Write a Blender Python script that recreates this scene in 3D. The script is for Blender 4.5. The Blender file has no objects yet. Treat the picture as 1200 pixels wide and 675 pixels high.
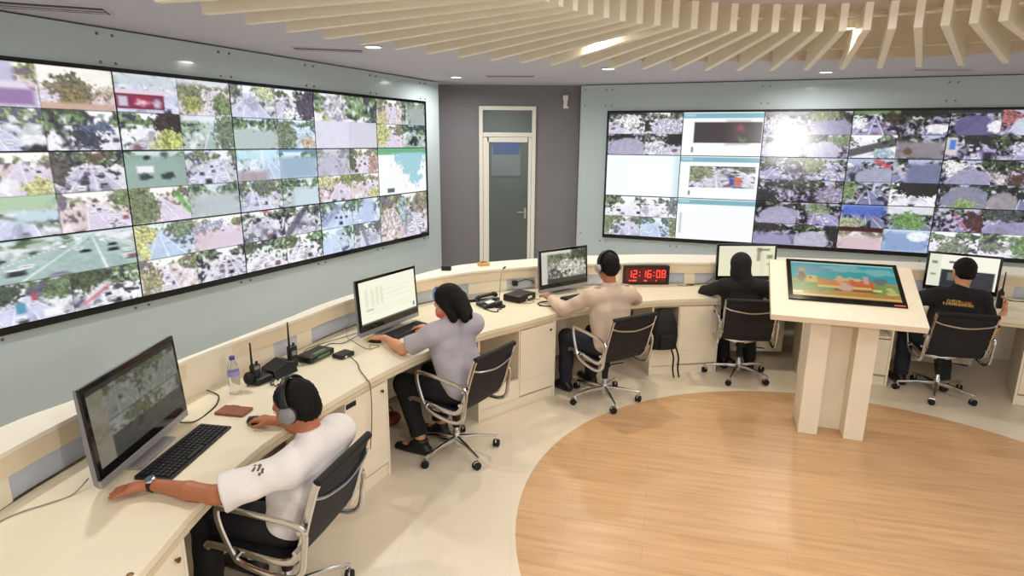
import bpy, math, random
import numpy as np
from mathutils import Vector, Matrix
from math import sin, cos, pi, radians as R_, atan2, hypot

SC = bpy.context.scene
COL = bpy.data.collections.new('control_room'); SC.collection.children.link(COL)
random.seed(7)

# ------------------------------------------------------------------ colour / materials
def lin(c):
    c = c / 255.0
    return c / 12.92 if c <= 0.04045 else ((c + 0.055) / 1.055) ** 2.4
def rgb(*c):
    return (lin(c[0]), lin(c[1]), lin(c[2]), 1.0)

def nodes(name):
    m = bpy.data.materials.new(name); m.use_nodes = True
    nt = m.node_tree; b = nt.nodes['Principled BSDF']
    return m, nt, b

def mat(name, c, rough=.5, metal=0., spec=.5, var=.0, scale=8., bump=0., bscale=60., emit=0., ecol=None, coat=0., trans=0., ior=1.45, stretch=None):
    m, nt, b = nodes(name)
    b.inputs['Base Color'].default_value = rgb(*c)
    b.inputs['Roughness'].default_value = rough
    b.inputs['Metallic'].default_value = metal
    b.inputs['Specular IOR Level'].default_value = spec
    b.inputs['Coat Weight'].default_value = coat
    b.inputs['Transmission Weight'].default_value = trans
    b.inputs['IOR'].default_value = ior
    tc = nt.nodes.new('ShaderNodeTexCoord')
    src = tc.outputs['Object']
    if stretch:
        mp = nt.nodes.new('ShaderNodeMapping'); mp.inputs['Scale'].default_value = stretch
        nt.links.new(src, mp.inputs['Vector']); src = mp.outputs['Vector']
    n = nt.nodes.new('ShaderNodeTexNoise'); n.inputs['Scale'].default_value = scale; n.inputs['Detail'].default_value = 4
    nt.links.new(src, n.inputs['Vector'])
    if var > 0:
        mx = nt.nodes.new('ShaderNodeMix'); mx.data_type = 'RGBA'
        a = rgb(*[max(0, x * (1 - var)) for x in c]); d = rgb(*[min(255, x * (1 + var)) for x in c])
        mx.inputs[6].default_value = a; mx.inputs[7].default_value = d
        nt.links.new(n.outputs['Fac'], mx.inputs[0]); nt.links.new(mx.outputs[2], b.inputs['Base Color'])
    if bump > 0:
        n2 = nt.nodes.new('ShaderNodeTexNoise'); n2.inputs['Scale'].default_value = bscale
        nt.links.new(src, n2.inputs['Vector'])
        bp = nt.nodes.new('ShaderNodeBump'); bp.inputs['Strength'].default_value = bump; bp.inputs['Distance'].default_value = .01
        nt.links.new(n2.outputs['Fac'], bp.inputs['Height']); nt.links.new(bp.outputs['Normal'], b.inputs['Normal'])
    if emit > 0:
        b.inputs['Emission Color'].default_value = rgb(*(ecol or c)); b.inputs['Emission Strength'].default_value = emit
    return m

# ------------------------------------------------------------------ objects, labels
def tag(o, label=None, cat=None, group=None, kind=None):
    if label: o['label'] = label
    if cat: o['category'] = cat
    if group: o['group'] = group
    if kind: o['kind'] = kind
    return o
def empty(name, loc=(0, 0, 0), rz=0, label=None, cat=None, group=None):
    o = bpy.data.objects.new(name, None); COL.objects.link(o)
    o.empty_display_size = .1
    o.location = loc; o.rotation_euler = (0, 0, rz)
    return tag(o, label, cat, group)
def copy_tree(o, parent=None):
    c = o.copy(); COL.objects.link(c)
    if parent: c.parent = parent
    for ch in list(o.children): copy_tree(ch, c)
    return c

class MB:
    def __init__(s): s.v = []; s.f = []; s.mi = []; s.cur = 0
    def add(s, vs, fs):
        o = len(s.v); s.v += [tuple(map(float, p)) for p in vs]
        s.f += [tuple(i + o for i in f) for f in fs]; s.mi += [s.cur] * len(fs); return s
    def box(s, c, d, M=None):
        x, y, z = d[0] / 2, d[1] / 2, d[2] / 2
        vs = [Vector((sx * x, sy * y, sz * z)) for sx in (-1, 1) for sy in (-1, 1) for sz in (-1, 1)]
        if M is not None: vs = [M @ p for p in vs]
        c = Vector(c)
        return s.add([p + c for p in vs], [(0, 1, 3, 2), (4, 6, 7, 5), (0, 4, 5, 1), (2, 3, 7, 6), (0, 2, 6, 4), (1, 5, 7, 3)])
    def prism(s, poly, z0, z1):
        n = len(poly)
        A = sum(poly[i][0] * poly[(i + 1) % n][1] - poly[(i + 1) % n][0] * poly[i][1] for i in range(n))
        if A < 0: poly = poly[::-1]
        vs = [(p[0], p[1], z0) for p in poly] + [(p[0], p[1], z1) for p in poly]
        fs = [tuple(range(n - 1, -1, -1)), tuple(range(n, 2 * n))] + [(i, (i + 1) % n, n + (i + 1) % n, n + i) for i in range(n)]
        return s.add(vs, fs)
    def loft(s, secs, closed=False, cap=True):
        n = len(secs[0]); vs = [p for q in secs for p in q]; fs = []
        m = len(secs)
        for k in range(m if closed else m - 1):
            a = k * n; b = ((k + 1) % m) * n
            for i in range(n):
                j = (i + 1) % n; fs.append((a + i, a + j, b + j, b + i))
        if cap and not closed:
            fs.append(tuple(range(n - 1, -1, -1))); fs.append(tuple((m - 1) * n + i for i in range(n)))
        return s.add(vs, fs)
    def tube(s, path, r, n=8, closed=False, flat=None, up=None):
        P = [Vector(p) for p in path]; m = len(P)
        rs = r if isinstance(r, (list, tuple)) else [r] * m
        secs = []; N = None
        for i in range(m):
            if closed: t = P[(i + 1) % m] - P[i - 1]
            else: t = P[min(i + 1, m - 1)] - P[max(i - 1, 0)]
            t.normalize()
            if up is not None:
                N = Vector(up); N = (N - t * N.dot(t)).normalized()
            elif N is None:
                N = Vector((0, 0, 1)) if abs(t.z) < .9 else Vector((1, 0, 0)); N = (N - t * N.dot(t)).normalized()
            else: N = (N - t * N.dot(t)).normalized()
            B = t.cross(N); q = []
            for k in range(n):
                a = 2 * pi * k / n
                ra, rb = (rs[i], rs[i]) if flat is None else (rs[i], rs[i] * flat)
                q.append(P[i] + N * cos(a) * ra + B * sin(a) * rb)
            secs.append(q)
        return s.loft(secs, closed=closed)
    def lathe(s, prof, n=24, M=None):
        secs = [[Vector((r * cos(2 * pi * k / n), r * sin(2 * pi * k / n), z)) for k in range(n)] for r, z in prof]
        if M is not None: secs = [[M @ p for p in q] for q in secs]
        return s.loft(secs)
    def ball(s, c, r, n=14, M=None):
        r = (r, r, r) if not isinstance(r, (tuple, list)) else r
        c = Vector(c); secs = []
        for i in range(n + 1):
            a = -pi / 2 + pi * (i + .02 * (i == 0) - .02 * (i == n)) / n
            q = []
            for k in range(2 * n):
                b = pi * k / n
                p = Vector((r[0] * cos(a) * cos(b), r[1] * cos(a) * sin(b), r[2] * sin(a)))
                if M is not None: p = M @ p
                q.append(p + c)
            secs.append(q)
        return s.loft(secs)
    def build(s, name, m, parent=None, bevel=0., smooth=False, loc=None, rot=None, seg=2):
        me = bpy.data.meshes.new(name); me.from_pydata(s.v, [], s.f)
        for mm in (m if isinstance(m, (list, tuple)) else [m]): me.materials.append(mm)
        if any(s.mi): me.polygons.foreach_set('material_index', s.mi)
        me.validate()
        if smooth:
            me.polygons.foreach_set('use_smooth', [True] * len(me.polygons))
            try: me.set_sharp_from_angle(angle=R_(40))
            except Exception: pass
        me.update()
        o = bpy.data.objects.new(name, me); COL.objects.link(o)
        if parent is not None: o.parent = parent
        if loc is not None: o.location = loc
        if rot is not None: o.rotation_euler = rot
        if bevel > 0:
            b = o.modifiers.new('bevel', 'BEVEL'); b.width = bevel; b.segments = seg; b.limit_method = 'ANGLE'; b.angle_limit = R_(40)
            b.harden_normals = False
        return o

def smoothpath(pts, k=6, closed=False):
    P = [Vector(p if len(p) == 3 else (p[0], p[1], 0)) for p in pts]; n = len(P); out = []
    rng = range(n) if closed else range(n - 1)
    for i in rng:
        if closed: a, b, c, d = P[i - 1], P[i], P[(i + 1) % n], P[(i + 2) % n]
        else: a, b, c, d = P[max(i - 1, 0)], P[i], P[i + 1], P[min(i + 2, n - 1)]
        for j in range(k):
            t = j / k
            out.append(.5 * ((2 * b) + (c - a) * t + (2 * a - 5 * b + 4 * c - d) * t * t + (3 * b - a - 3 * c + d) * t ** 3))
    if not closed: out.append(P[-1])
    return out

# ------------------------------------------------------------------ materials
M = dict(
    desk=mat('cream_laminate', (230, 219, 192), .42, var=.03, scale=5),
    desk_edge=mat('cream_edge_band', (216, 200, 168), .5, var=.03, scale=9),
    cab=mat('cream_cabinet_board', (238, 227, 204), .5, var=.03, scale=4),
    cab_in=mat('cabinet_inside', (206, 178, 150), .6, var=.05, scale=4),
    hutch_top=mat('hutch_top_laminate', (240, 232, 214), .45, var=.02, scale=4),
    fascia=mat('tan_fascia', (232, 214, 184), .5, var=.04, scale=3),
    bluegrey=mat('blue_grey_board', (196, 202, 214), .45, var=.03, scale=5),
    glasspanel=mat('back_painted_glass', (184, 197, 199), .12, spec=.35, var=.015, scale=1.5, coat=.25),
    greywall=mat('grey_wall_paint', (122, 120, 123), .75, var=.03, scale=6, bump=.05, bscale=200),
    ceiling=mat('ceiling_paint', (194, 194, 206), .85, var=.02, scale=3),
    recess=mat('recess_paint', (226, 216, 202), .85, var=.03, scale=3),
    disc=mat('disc_paint', (205, 196, 200), .85, var=.02),
    fin=mat('cream_fin_laminate', (240, 232, 214), .5, var=.03, scale=5),
    doorframe=mat('white_aluminium', (226, 222, 212), .4, var=.02),
    steel=mat('bolt_steel', (120, 124, 122), .35, metal=.9),
    chrome=mat('chrome', (214, 214, 216), .14, metal=1.),
    black=mat('black_plastic', (20, 20, 22), .4, var=.1),
    blackgloss=mat('black_gloss', (10, 10, 12), .1, spec=.6),
    rubber=mat('black_rubber', (16, 16, 17), .65),
    mesh=mat('black_sling_fabric', (28, 30, 34), .7, var=.1, scale=70, bump=.15, bscale=300),
    greyplastic=mat('grey_plastic', (128, 128, 130), .35, var=.03),
    silver=mat('silver_plastic', (160, 160, 163), .3, metal=.4),
    white_shirt=mat('white_shirt', (228, 222, 220), .8, var=.02, scale=20, bump=.55, bscale=13, stretch=(1, 1, 1.8)),
    grey_shirt=mat('grey_shirt', (176, 170, 178), .8, var=.03, scale=20, bump=.55, bscale=13, stretch=(1, 1, 1.8)),
    beige_shirt=mat('beige_shirt', (204, 182, 162), .8, var=.03, scale=20, bump=.55, bscale=13, stretch=(1, 1, 1.8)),
    black_cloth=mat('black_cloth', (24, 23, 26), .85, var=.1, scale=20),
    trousers=mat('black_trousers', (19, 19, 22), .85, var=.12, scale=15),
    jeans=mat('dark_trousers', (34, 36, 46), .85, var=.12, scale=15),
    hair=mat('black_hair', (17, 14, 14), .6, spec=.2, var=.25, scale=60, bump=.5, bscale=160, stretch=(1, 1, .25)),
    skin1=mat('skin_tan', (172, 108, 74), .5, var=.05, scale=14),
    skin2=mat('skin_light', (206, 148, 112), .5, var=.05, scale=14),
    lip=mat('lip', (140, 80, 66), .5),
    eyewhite=mat('eye_white', (225, 222, 215), .25), iris=mat('iris', (40, 26, 20), .2),
    shoe=mat('black_shoe', (22, 20, 20), .4, var=.1), redshoe=mat('dark_red', (120, 40, 42), .5, var=.1),
    coral=mat('coral_cloth', (222, 96, 86), .7, var=.12, scale=40),
    yellowtrim=mat('yellow_trim', (214, 172, 70), .7, var=.1), gold=mat('yellow_print', (206, 168, 96), .7, var=.25, scale=90),
    orangep=mat('orange_print', (196, 112, 62), .7, var=.2, scale=90),
    blueband=mat('blue_band', (86, 140, 190), .5),
    wallet=mat('brown_leather', (140, 84, 64), .5, var=.08, scale=40, bump=.1),
    cable=mat('dark_cable', (50, 46, 44), .5), cablegrey=mat('grey_cable', (140, 132, 120), .5),
    purple=mat('purple_cap', (74, 66, 150), .4), plabel=mat('purple_label', (150, 140, 205), .4, var=.15, scale=60),
    brass=mat('brown_knob', (120, 86, 50), .4, metal=.5),
    wood_small=mat('tan_box', (206, 160, 96), .6, var=.1),
    key=mat('key_caps', (38, 38, 41), .45), green=mat('green_print', (96, 130, 84), .6),
    whiteplastic=mat('white_plastic', (226, 226, 224), .4), bag=mat('black_nylon', (18, 18, 20), .75, var=.2, scale=25, bump=.2, bscale=90),
    vent=mat('vent_dark', (70, 68, 70), .7),
    red_led=mat('red_led', (250, 60, 50), .4, emit=1.1, ecol=(255, 70, 58)), red_dim=mat('red_led_face', (62, 10, 12), .3, emit=.12, ecol=(190, 20, 20)),
    lamp=mat('lamp_diffuser', (255, 250, 240), .4, emit=6., ecol=(255, 250, 240)),
    warmlamp=mat('warm_lamp', (255, 236, 170), .4, emit=9., ecol=(255, 240, 180)),
    cove=mat('cove_strip', (255, 236, 205), .4, emit=11., ecol=(255, 240, 218)),
)
def glass_mat(name, c, rough=.02, alpha=.0):
    m = mat(name, c, rough, trans=1., ior=1.3); return m
M['bottle'] = glass_mat('clear_bottle', (240, 243, 246))
m, nt, b = nodes('door_glass')
b.inputs['Base Color'].default_value = rgb(120, 130, 128); b.inputs['Roughness'].default_value = .06
b.inputs['Alpha'].default_value = .3
M['doorglass'] = m

# screens: what a display shows is a colour layer on its own mesh, and the display gives it off as light
m, nt, b = nodes('lit_display')
at = nt.nodes.new('ShaderNodeVertexColor'); at.layer_name = 'Col'
b.inputs['Base Color'].default_value = rgb(14, 14, 16); b.inputs['Roughness'].default_value = .2; b.inputs['Specular IOR Level'].default_value = .5
nt.links.new(at.outputs['Color'], b.inputs['Emission Color']); b.inputs['Emission Strength'].default_value = 1.0
M['display'] = m
m, nt, b = nodes('lit_desktop_screen')
at = nt.nodes.new('ShaderNodeVertexColor'); at.layer_name = 'Col'
b.inputs['Base Color'].default_value = rgb(12, 12, 13); b.inputs['Roughness'].default_value = .3; b.inputs['Specular IOR Level'].default_value = .3
nt.links.new(at.outputs['Color'], b.inputs['Emission Color']); b.inputs['Emission Strength'].default_value = 1.0
M['screen'] = m

# floor: pale tiles with a round timber inlay
m, nt, b = nodes('floor_tiles')
tc = nt.nodes.new('ShaderNodeTexCoord')
bk = nt.nodes.new('ShaderNodeTexBrick'); bk.offset = 0; bk.inputs['Scale'].default_value = 1.0
bk.inputs['Color1'].default_value = rgb(226, 213, 192); bk.inputs['Color2'].default_value = rgb(224, 211, 190); bk.inputs['Mortar'].default_value = rgb(219, 206, 185)
bk.inputs['Mortar Size'].default_value = .004; bk.inputs['Brick Width'].default_value = .6; bk.inputs['Row Height'].default_value = .6
nt.links.new(tc.outputs['Object'], bk.inputs['Vector']); nt.links.new(bk.outputs['Color'], b.inputs['Base Color'])
b.inputs['Roughness'].default_value = .28; b.inputs['Specular IOR Level'].default_value = .4
M['tiles'] = m
m, nt, b = nodes('floor_timber')
tc = nt.nodes.new('ShaderNodeTexCoord'); mp = nt.nodes.new('ShaderNodeMapping'); mp.inputs['Rotation'].default_value = (0, 0, R_(14))
nt.links.new(tc.outputs['Object'], mp.inputs['Vector'])
mp2 = nt.nodes.new('ShaderNodeMapping'); mp2.inputs['Scale'].default_value = (1.2, 16, 1); nt.links.new(mp.outputs['Vector'], mp2.inputs['Vector'])
n1 = nt.nodes.new('ShaderNodeTexNoise'); n1.inputs['Scale'].default_value = 1.6; n1.inputs['Detail'].default_value = 8; n1.inputs['Roughness'].default_value = .6
nt.links.new(mp2.outputs['Vector'], n1.inputs['Vector'])
cr = nt.nodes.new('ShaderNodeValToRGB'); e = cr.color_ramp.elements
e[0].position = .3; e[0].color = rgb(192, 150, 108); e[1].position = .68; e[1].color = rgb(214, 174, 130)
nt.links.new(n1.outputs['Fac'], cr.inputs['Fac'])
bk = nt.nodes.new('ShaderNodeTexBrick'); bk.offset = .37
bk.inputs['Color1'].default_value = (1, 1, 1, 1); bk.inputs['Color2'].default_value = (.93, .93, .92, 1); bk.inputs['Mortar'].default_value = (.86, .85, .83, 1)
bk.inputs['Mortar Size'].default_value = .0025; bk.inputs['Brick Width'].default_value = 1.2; bk.inputs['Row Height'].default_value = .15; bk.inputs['Scale'].default_value = 1
nt.links.new(mp.outputs['Vector'], bk.inputs['Vector'])
mx = nt.nodes.new('ShaderNodeMix'); mx.data_type = 'RGBA'; mx.blend_type = 'MULTIPLY'; mx.inputs[0].default_value = 1
nt.links.new(cr.outputs['Color'], mx.inputs[6]); nt.links.new(bk.outputs['Color'], mx.inputs[7]); nt.links.new(mx.outputs[2], b.inputs['Base Color'])
b.inputs['Roughness'].default_value = .35; b.inputs['Specular IOR Level'].default_value = .4
M['timber'] = m
# ------------------------------------------------------------------ the setting
CZ = 2.94                                    # ceiling height
LA, RA = .4534, .3583
LP = Vector((-2.966, 4.7267, 0)); LD = Vector((sin(LA), cos(LA), 0)); LN = Vector((cos(LA), -sin(LA), 0))
RP = Vector((1.3461, 8.9059, 0)); RD = Vector((cos(RA), -sin(RA), 0)); RN = Vector((-sin(RA), -cos(RA), 0))
SW, SH = 1.02, .57375                        # one display of the video wall
LZ, RZ = 2.633, 2.553

def wallpoly(P, D, N, s0, s1, d0, d1):
    q = [P + D * s0 + N * d0, P + D * s1 + N * d0, P + D * s1 + N * d1, P + D * s0 + N * d1]
    return [(p.x, p.y) for p in q]

fb = MB()
FC, FR = (2.1, 3.0), 2.07
n = 96
ring = [(FC[0] + FR * cos(2 * pi * i / n), FC[1] + FR * sin(2 * pi * i / n), 0) for i in range(n)]
out = [(FC[0] + 14 * cos(2 * pi * i / n), FC[1] + 14 * sin(2 * pi * i / n), 0) for i in range(n)]
fb.add(ring + out, [(i, i + n, (i + 1) % n + n, (i + 1) % n) for i in range(n)])
fb.cur = 1; fb.add(ring, [tuple(range(n))])
tag(fb.build('floor', [M['tiles'], M['timber']]), kind='structure')

cb = MB()
HC, HR = (1.95, 2.4), 4.0
ring = lambda r, z, c=HC: [(c[0] + r * cos(2 * pi * i / n), c[1] + r * sin(2 * pi * i / n), z) for i in range(n)]
q = ring(HR, CZ) + ring(14, CZ)
cb.add(q, [(i, (i + 1) % n, (i + 1) % n + n, i + n) for i in range(n)])
cb.cur = 1
q = ring(HR, CZ) + ring(HR, CZ + .42)
cb.add(q, [(i, i + n, (i + 1) % n + n, (i + 1) % n) for i in range(n)]); cb.add(ring(HR, CZ + .42), [tuple(range(n))])
tag(cb.build('ceiling', [M['ceiling'], M['recess']]), kind='structure')
# centre disc hung in the recess
IC, IR = (1.70, 2.46), 1.81
db = MB(); db.lathe([(.01, 3.03), (IR + .01, 3.03), (IR + .03, 3.05), (IR + .03, 3.13), (.01, 3.13)], 72, Matrix.Translation((IC[0], IC[1], 0)))
tag(db.build('ceiling_disc', M['disc'], smooth=True), kind='structure')

wl = MB().prism(wallpoly(LP, LD, LN, -4.6, 4.47, -.09, -.03), .12, CZ - .012); WL = tag(wl.build('wall_left', M['glasspanel']), kind='structure')
wl = MB().prism(wallpoly(LP, LD, LN, -4.6, 4.40, -.30, -.095), 0, CZ); tag(wl.build('wall_left_backing', M['greywall']), kind='structure')
wr = MB().prism(wallpoly(RP, RD, RN, -.42, 7.4, -.09, -.03), .12, CZ - .012); WR = tag(wr.build('wall_right', M['glasspanel']), kind='structure')
wr = MB().prism(wallpoly(RP, RD, RN, -.36, 7.4, -.30, -.095), 0, CZ); tag(wr.build('wall_right_backing', M['greywall']), kind='structure')
# standoff bolts in pairs at the panel joints
def bolt(parent, P, D, N, s, z):
    p = P + D * s + N * -.03; p.z = z
    Q = Matrix.Translation(p) @ N.to_track_quat('Z', 'Y').to_matrix().to_4x4()
    MB().lathe([(.011, -.01), (.011, .004), (.009, .008), (.001, .009)], 10, Q).build('bolt', M['steel'], parent, smooth=True)
for k in range(-1, 5):
    for ds in (-.05, .06):
        for z in (2.885, 2.69, .83): bolt(WL, LP, LD, LN, k * SW + ds, z)
for k in (0, 2, 4, 6):
    for ds in (-.06, .03):
        for z in (2.865, 2.655, .725): bolt(WR, RP, RD, RN, k * SW + ds, z)
for ds in (-.06, .03): bolt(WR, RP, RD, RN, SW + ds, .715)
for z in (2.87, 2.66, .83, .62): bolt(WR, RP, RD, RN, -.36, z)

# back wall with the door
GY = 9.2
gw = MB()
DX0, DX1, DT = -.50, .33, 2.645              # door opening
gw.box((-2.0, GY + .08, CZ / 2), (4 + 2 * DX0 + (0), .16, CZ)) if False else None
def wallbox(x0, x1, z0, z1): gw.box(((x0 + x1) / 2, GY + .08, (z0 + z1) / 2), (x1 - x0, .16, z1 - z0))
wallbox(-2.6, DX0, 0, CZ); wallbox(DX1, 2.6, 0, CZ); wallbox(DX0, DX1, DT, CZ)
tag(gw.build('wall_back', M['greywall']), kind='structure')
vb = MB().box((0, GY + 1.6, 1.47), (3.4, .08, 2.94)); vb.box((-1.66, GY + .86, 1.47), (.08, 1.4, 2.94)); vb.box((1.66, GY + .86, 1.47), (.08, 1.4, 2.94))
tag(vb.build('wall_lobby', mat('lobby_paint', (120, 126, 120), .8)), kind='structure')
D = tag(empty('door_1', (0, GY, 0)), kind='structure')
f = MB(); w = .055
for x in (DX0 + w / 2, DX1 - w / 2): f.box((x, .02, DT / 2), (w, .12, DT))
f.box(((DX0 + DX1) / 2, .02, DT - w / 2), (DX1 - DX0 - 2 * w, .12, w)); f.box(((DX0 + DX1) / 2, .02, 2.245), (DX1 - DX0 - 2 * w, .12, .06))
f.build('door_frame', M['doorframe'], D, bevel=.004)
lf = MB(); a, b_ = DX0 + w + .004, DX1 - w - .004; sw = .085
for x in (a + sw / 2, b_ - sw / 2 + .02): lf.box((x, .0, 1.11), (sw if x < 0 else sw - .04, .05, 2.2))
lf.box(((a + b_) / 2, 0, 2.175), (b_ - a - .12, .05, .075)); lf.box(((a + b_) / 2, 0, .12), (b_ - a - .12, .05, .22))
lf.build('door_leaf', M['doorframe'], D, bevel=.003)
MB().box(((a + b_) / 2, .005, 1.185), (b_ - a - .1, .008, 1.92)).build('door_pane', M['doorglass'], D)
MB().box(((a + b_) / 2, .005, 2.435), (b_ - a + .02, .008, .33)).build('transom_pane', M['doorglass'], D)
h = MB(); h.tube([(b_ - .09, -.03, 1.12), (b_ - .09, -.07, 1.12), (b_ - .10, -.085, 1.12), (b_ - .2, -.085, 1.12)], .009, 8)
h.box((b_ - .085, -.028, 1.10), (.035, .012, .16)); h.build('door_handle', M['silver'], D)
# a pale notice with a blue top on the lobby wall, seen through the pane
nb = empty('notice_board', (-.12, GY + 1.54, 0), 0, 'pale notice with blue upper part behind the glass door', 'notice')
MB().box((0, 0, 1.82), (.5, .02, .5)).build('board', mat('notice_pale', (170, 182, 182), .6), nb)
MB().box((0, -.012, 2.06), (.46, .006, .26)).build('blue_field', mat('notice_blue', (70, 100, 190), .5), nb)
# detector
s = empty('motion_sensor', (.75, GY, 2.72), 0, 'small white motion sensor high on the grey wall right of the door', 'sensor')
MB().box((0, -.035, .045), (.075, .05, .075)).build('sensor_head', M['whiteplastic'], s, bevel=.012)
MB().box((0, -.03, -.04), (.055, .05, .10)).build('sensor_body', M['whiteplastic'], s, bevel=.01)
MB().box((.01, -.015, -.085), (.08, .03, .03)).build('bracket', M['whiteplastic'], s, bevel=.006)
# skirting
tag(MB().box((-1.55, GY - .008, .05), (2.0, .016, .1)).build('baseboard_back', M['doorframe']), kind='structure')

# ------------------------------------------------------------------ ceiling fins
OC, OR = (2.03, 2.38), 4.12
ZF = 2.86
for i in range(-4, 33):
    ta, tb = R_(40.2 - 4.44 * i), R_(39.5 - 4.525 * i)
    A = Vector((IC[0] + IR * sin(ta), IC[1] + IR * cos(ta), 0)); Bp = Vector((OC[0] + OR * sin(tb), OC[1] + OR * cos(tb), 0))
    d = (Bp - A); L = d.length; d.normalize(); nrm = Vector((-d.y, d.x, 0)); t = .024
    hr = L - .14
    prof = [(0, ZF), (L, ZF), (L, CZ - .002), (hr, CZ - .002), (hr - .02, 3.03), (0, 3.03)]
    mb = MB()
    vs = [A + d * r + nrm * sg * t + Vector((0, 0, z)) for sg in (-1, 1) for r, z in prof]
    k = len(prof)
    mb.add(vs, [tuple(range(k)), tuple(range(2 * k - 1, k - 1, -1))] + [(j, j + k, (j + 1) % k + k, (j + 1) % k) for j in range(k)])
    tag(mb.build('ceiling_fin', M['fin'], bevel=.004), 'long cream fin radiating from the round ceiling recess', 'ceiling fin', 'fins radiating round the ceiling recess')
for r, c, lab in ((2.05, IC, 'thin inner ring rail running behind the inner ends of the ceiling fins'), (3.55, (1.98, 2.39), 'thin outer ring rail crossing the ceiling fins near the recess edge')):
    mb = MB().tube([(c[0] + r * cos(2 * pi * i / 120), c[1] + r * sin(2 * pi * i / 120), 2.985) for i in range(120)], .009, 8, closed=True)
    tag(mb.build('ring_rail', mat('rail_paint', (232, 222, 206), .4), smooth=True), lab, 'rail')
# cove strip in the recess
mb = MB().tube([(IC[0] + 1.6 * cos(2 * pi * i / 96), IC[1] + 1.6 * sin(2 * pi * i / 96), 3.16) for i in range(96)], .015, 6, closed=True)
tag(mb.build('cove_light', M['cove']), 'warm cove light strip lying on the round centre disc of the ceiling', 'light strip')

def lamp(loc, energy, size=.12, color=(1, .985, .96), spread=170, name='lamp_light', kind='AREA', parent=None):
    l = bpy.data.lights.new(name, kind); l.energy = energy; l.color = color
    if kind == 'AREA': l.shape = 'DISK'; l.size = size; l.spread = R_(spread)
    else: l.shadow_soft_size = size
    o = bpy.data.objects.new(name, l); COL.objects.link(o); o.location = loc
    if parent is not None: o.parent = parent
    return o
DL = [((-1.22, 5.61), 'round ceiling downlight nearest the fin ends above the left video wall'),
      ((-.73, 8.11), 'round ceiling downlight in front of the grey wall, left of the door'),
      ((1.04, 7.08), 'round ceiling downlight right of the door, before the left edge of the right video wall'),
      ((3.52, 7.24), 'round ceiling downlight above the middle of the right video wall'),
      ((-2.3, 3.2), 'round ceiling downlight above the large monitor near the left frame edge'),
      ((6.1, 5.2), 'round ceiling downlight beyond the right edge of the photo'),
      ((-2.2, .2), 'round ceiling downlight behind the near end of the left desk'),
      ((.4, -2.2), 'round ceiling downlight behind the viewpoint'), ((4.4, -2.2), 'round ceiling downlight behind the viewpoint, far right')]
for (x, y), lab in DL:
    e = empty('downlight', (x, y, CZ), 0, lab, 'downlight', 'recessed downlights')
    MB().lathe([(.062, .0), (.085, -.002), (.088, -.008), (.070, -.010), (.062, -.004)], 24).build('trim_ring', M['whiteplastic'], e, smooth=True)
    MB().lathe([(.001, -.006), (.066, -.006), (.066, -.0055), (.001, -.005)], 24).build('diffuser', M['lamp'], e)
    lamp((0, 0, -.02), 21, .13, parent=e)
lamp((-.2, GY + .75, CZ - .06), 14, .13, (1, .99, .97), name='lobby_fill')  # unseen lamp added to brighten the board behind the glass door
for k in range(6):
    a_ = R_(60 * k + 20); x, y = IC[0] + 1.15 * cos(a_), IC[1] + 1.15 * sin(a_)
    e = empty('downlight', (x, y, 3.03), 0, 'round downlight in the round centre disc of the ceiling, above the timber floor', 'downlight', 'downlights in the centre disc')
    MB().lathe([(.062, .0), (.085, -.002), (.088, -.008), (.070, -.010), (.062, -.004)], 24).build('trim_ring', M['whiteplastic'], e, smooth=True)
    MB().lathe([(.001, -.006), (.066, -.006), (.066, -.0055), (.001, -.005)], 24).build('diffuser', M['lamp'], e)
    lamp((0, 0, -.02), 8, .13, parent=e)
for (x, y), lab in (((.62, 5.15), 'bright spot lamp glowing between the fins above the door side'), ((2.55, 4.95), 'bright spot lamp glowing between the fins above the kiosk')):
    e = empty('spot_lamp', (x, y, 3.0), 0, lab, 'spot lamp', 'spot lamps between the fins')
    MB().lathe([(.03, .07), (.045, .06), (.05, 0), (.044, 0), (.04, .03), (.001, .03)], 20).build('lamp_can', M['whiteplastic'], e, smooth=True)
    MB().lathe([(.001, .008), (.042, .008), (.042, .01), (.001, .01)], 20).build('lens', M['warmlamp'], e)
    lamp((0, 0, -.02), 18, .08, (1, .92, .72), parent=e)
def vent(x, y, rz, L, w, lab):
    e = empty('air_vent', (x, y, CZ), rz, lab, 'air vent', 'slot air vents in the ceiling')
    MB().box((0, 0, -.004), (L, w, .01)).build('frame', M['ceiling'], e, bevel=.002)
    MB().box((0, 0, -.0105), (L - .04, w - .04, .004)).build('slot', M['vent'], e)
    for k in (-1, 1): MB().box((0, k * w * .16, -.014), (L - .05, .012, .008)).build('louvre', M['ceiling'], e)
vent(-1.66, 5.80, R_(12), .62, .2, 'slot air vent in the ceiling beyond the fin ends, left of the first downlight')
vent(-.04, 7.96, R_(-3), .62, .16, 'slot air vent in the ceiling before the grey wall')
vent(4.62, 6.92, R_(-3), .6, .12, 'slot air vent in the ceiling over the right video wall')
vent(-2.86, 4.06, R_(20), .62, .24, 'slot air vent in the ceiling at the top left corner')
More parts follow.
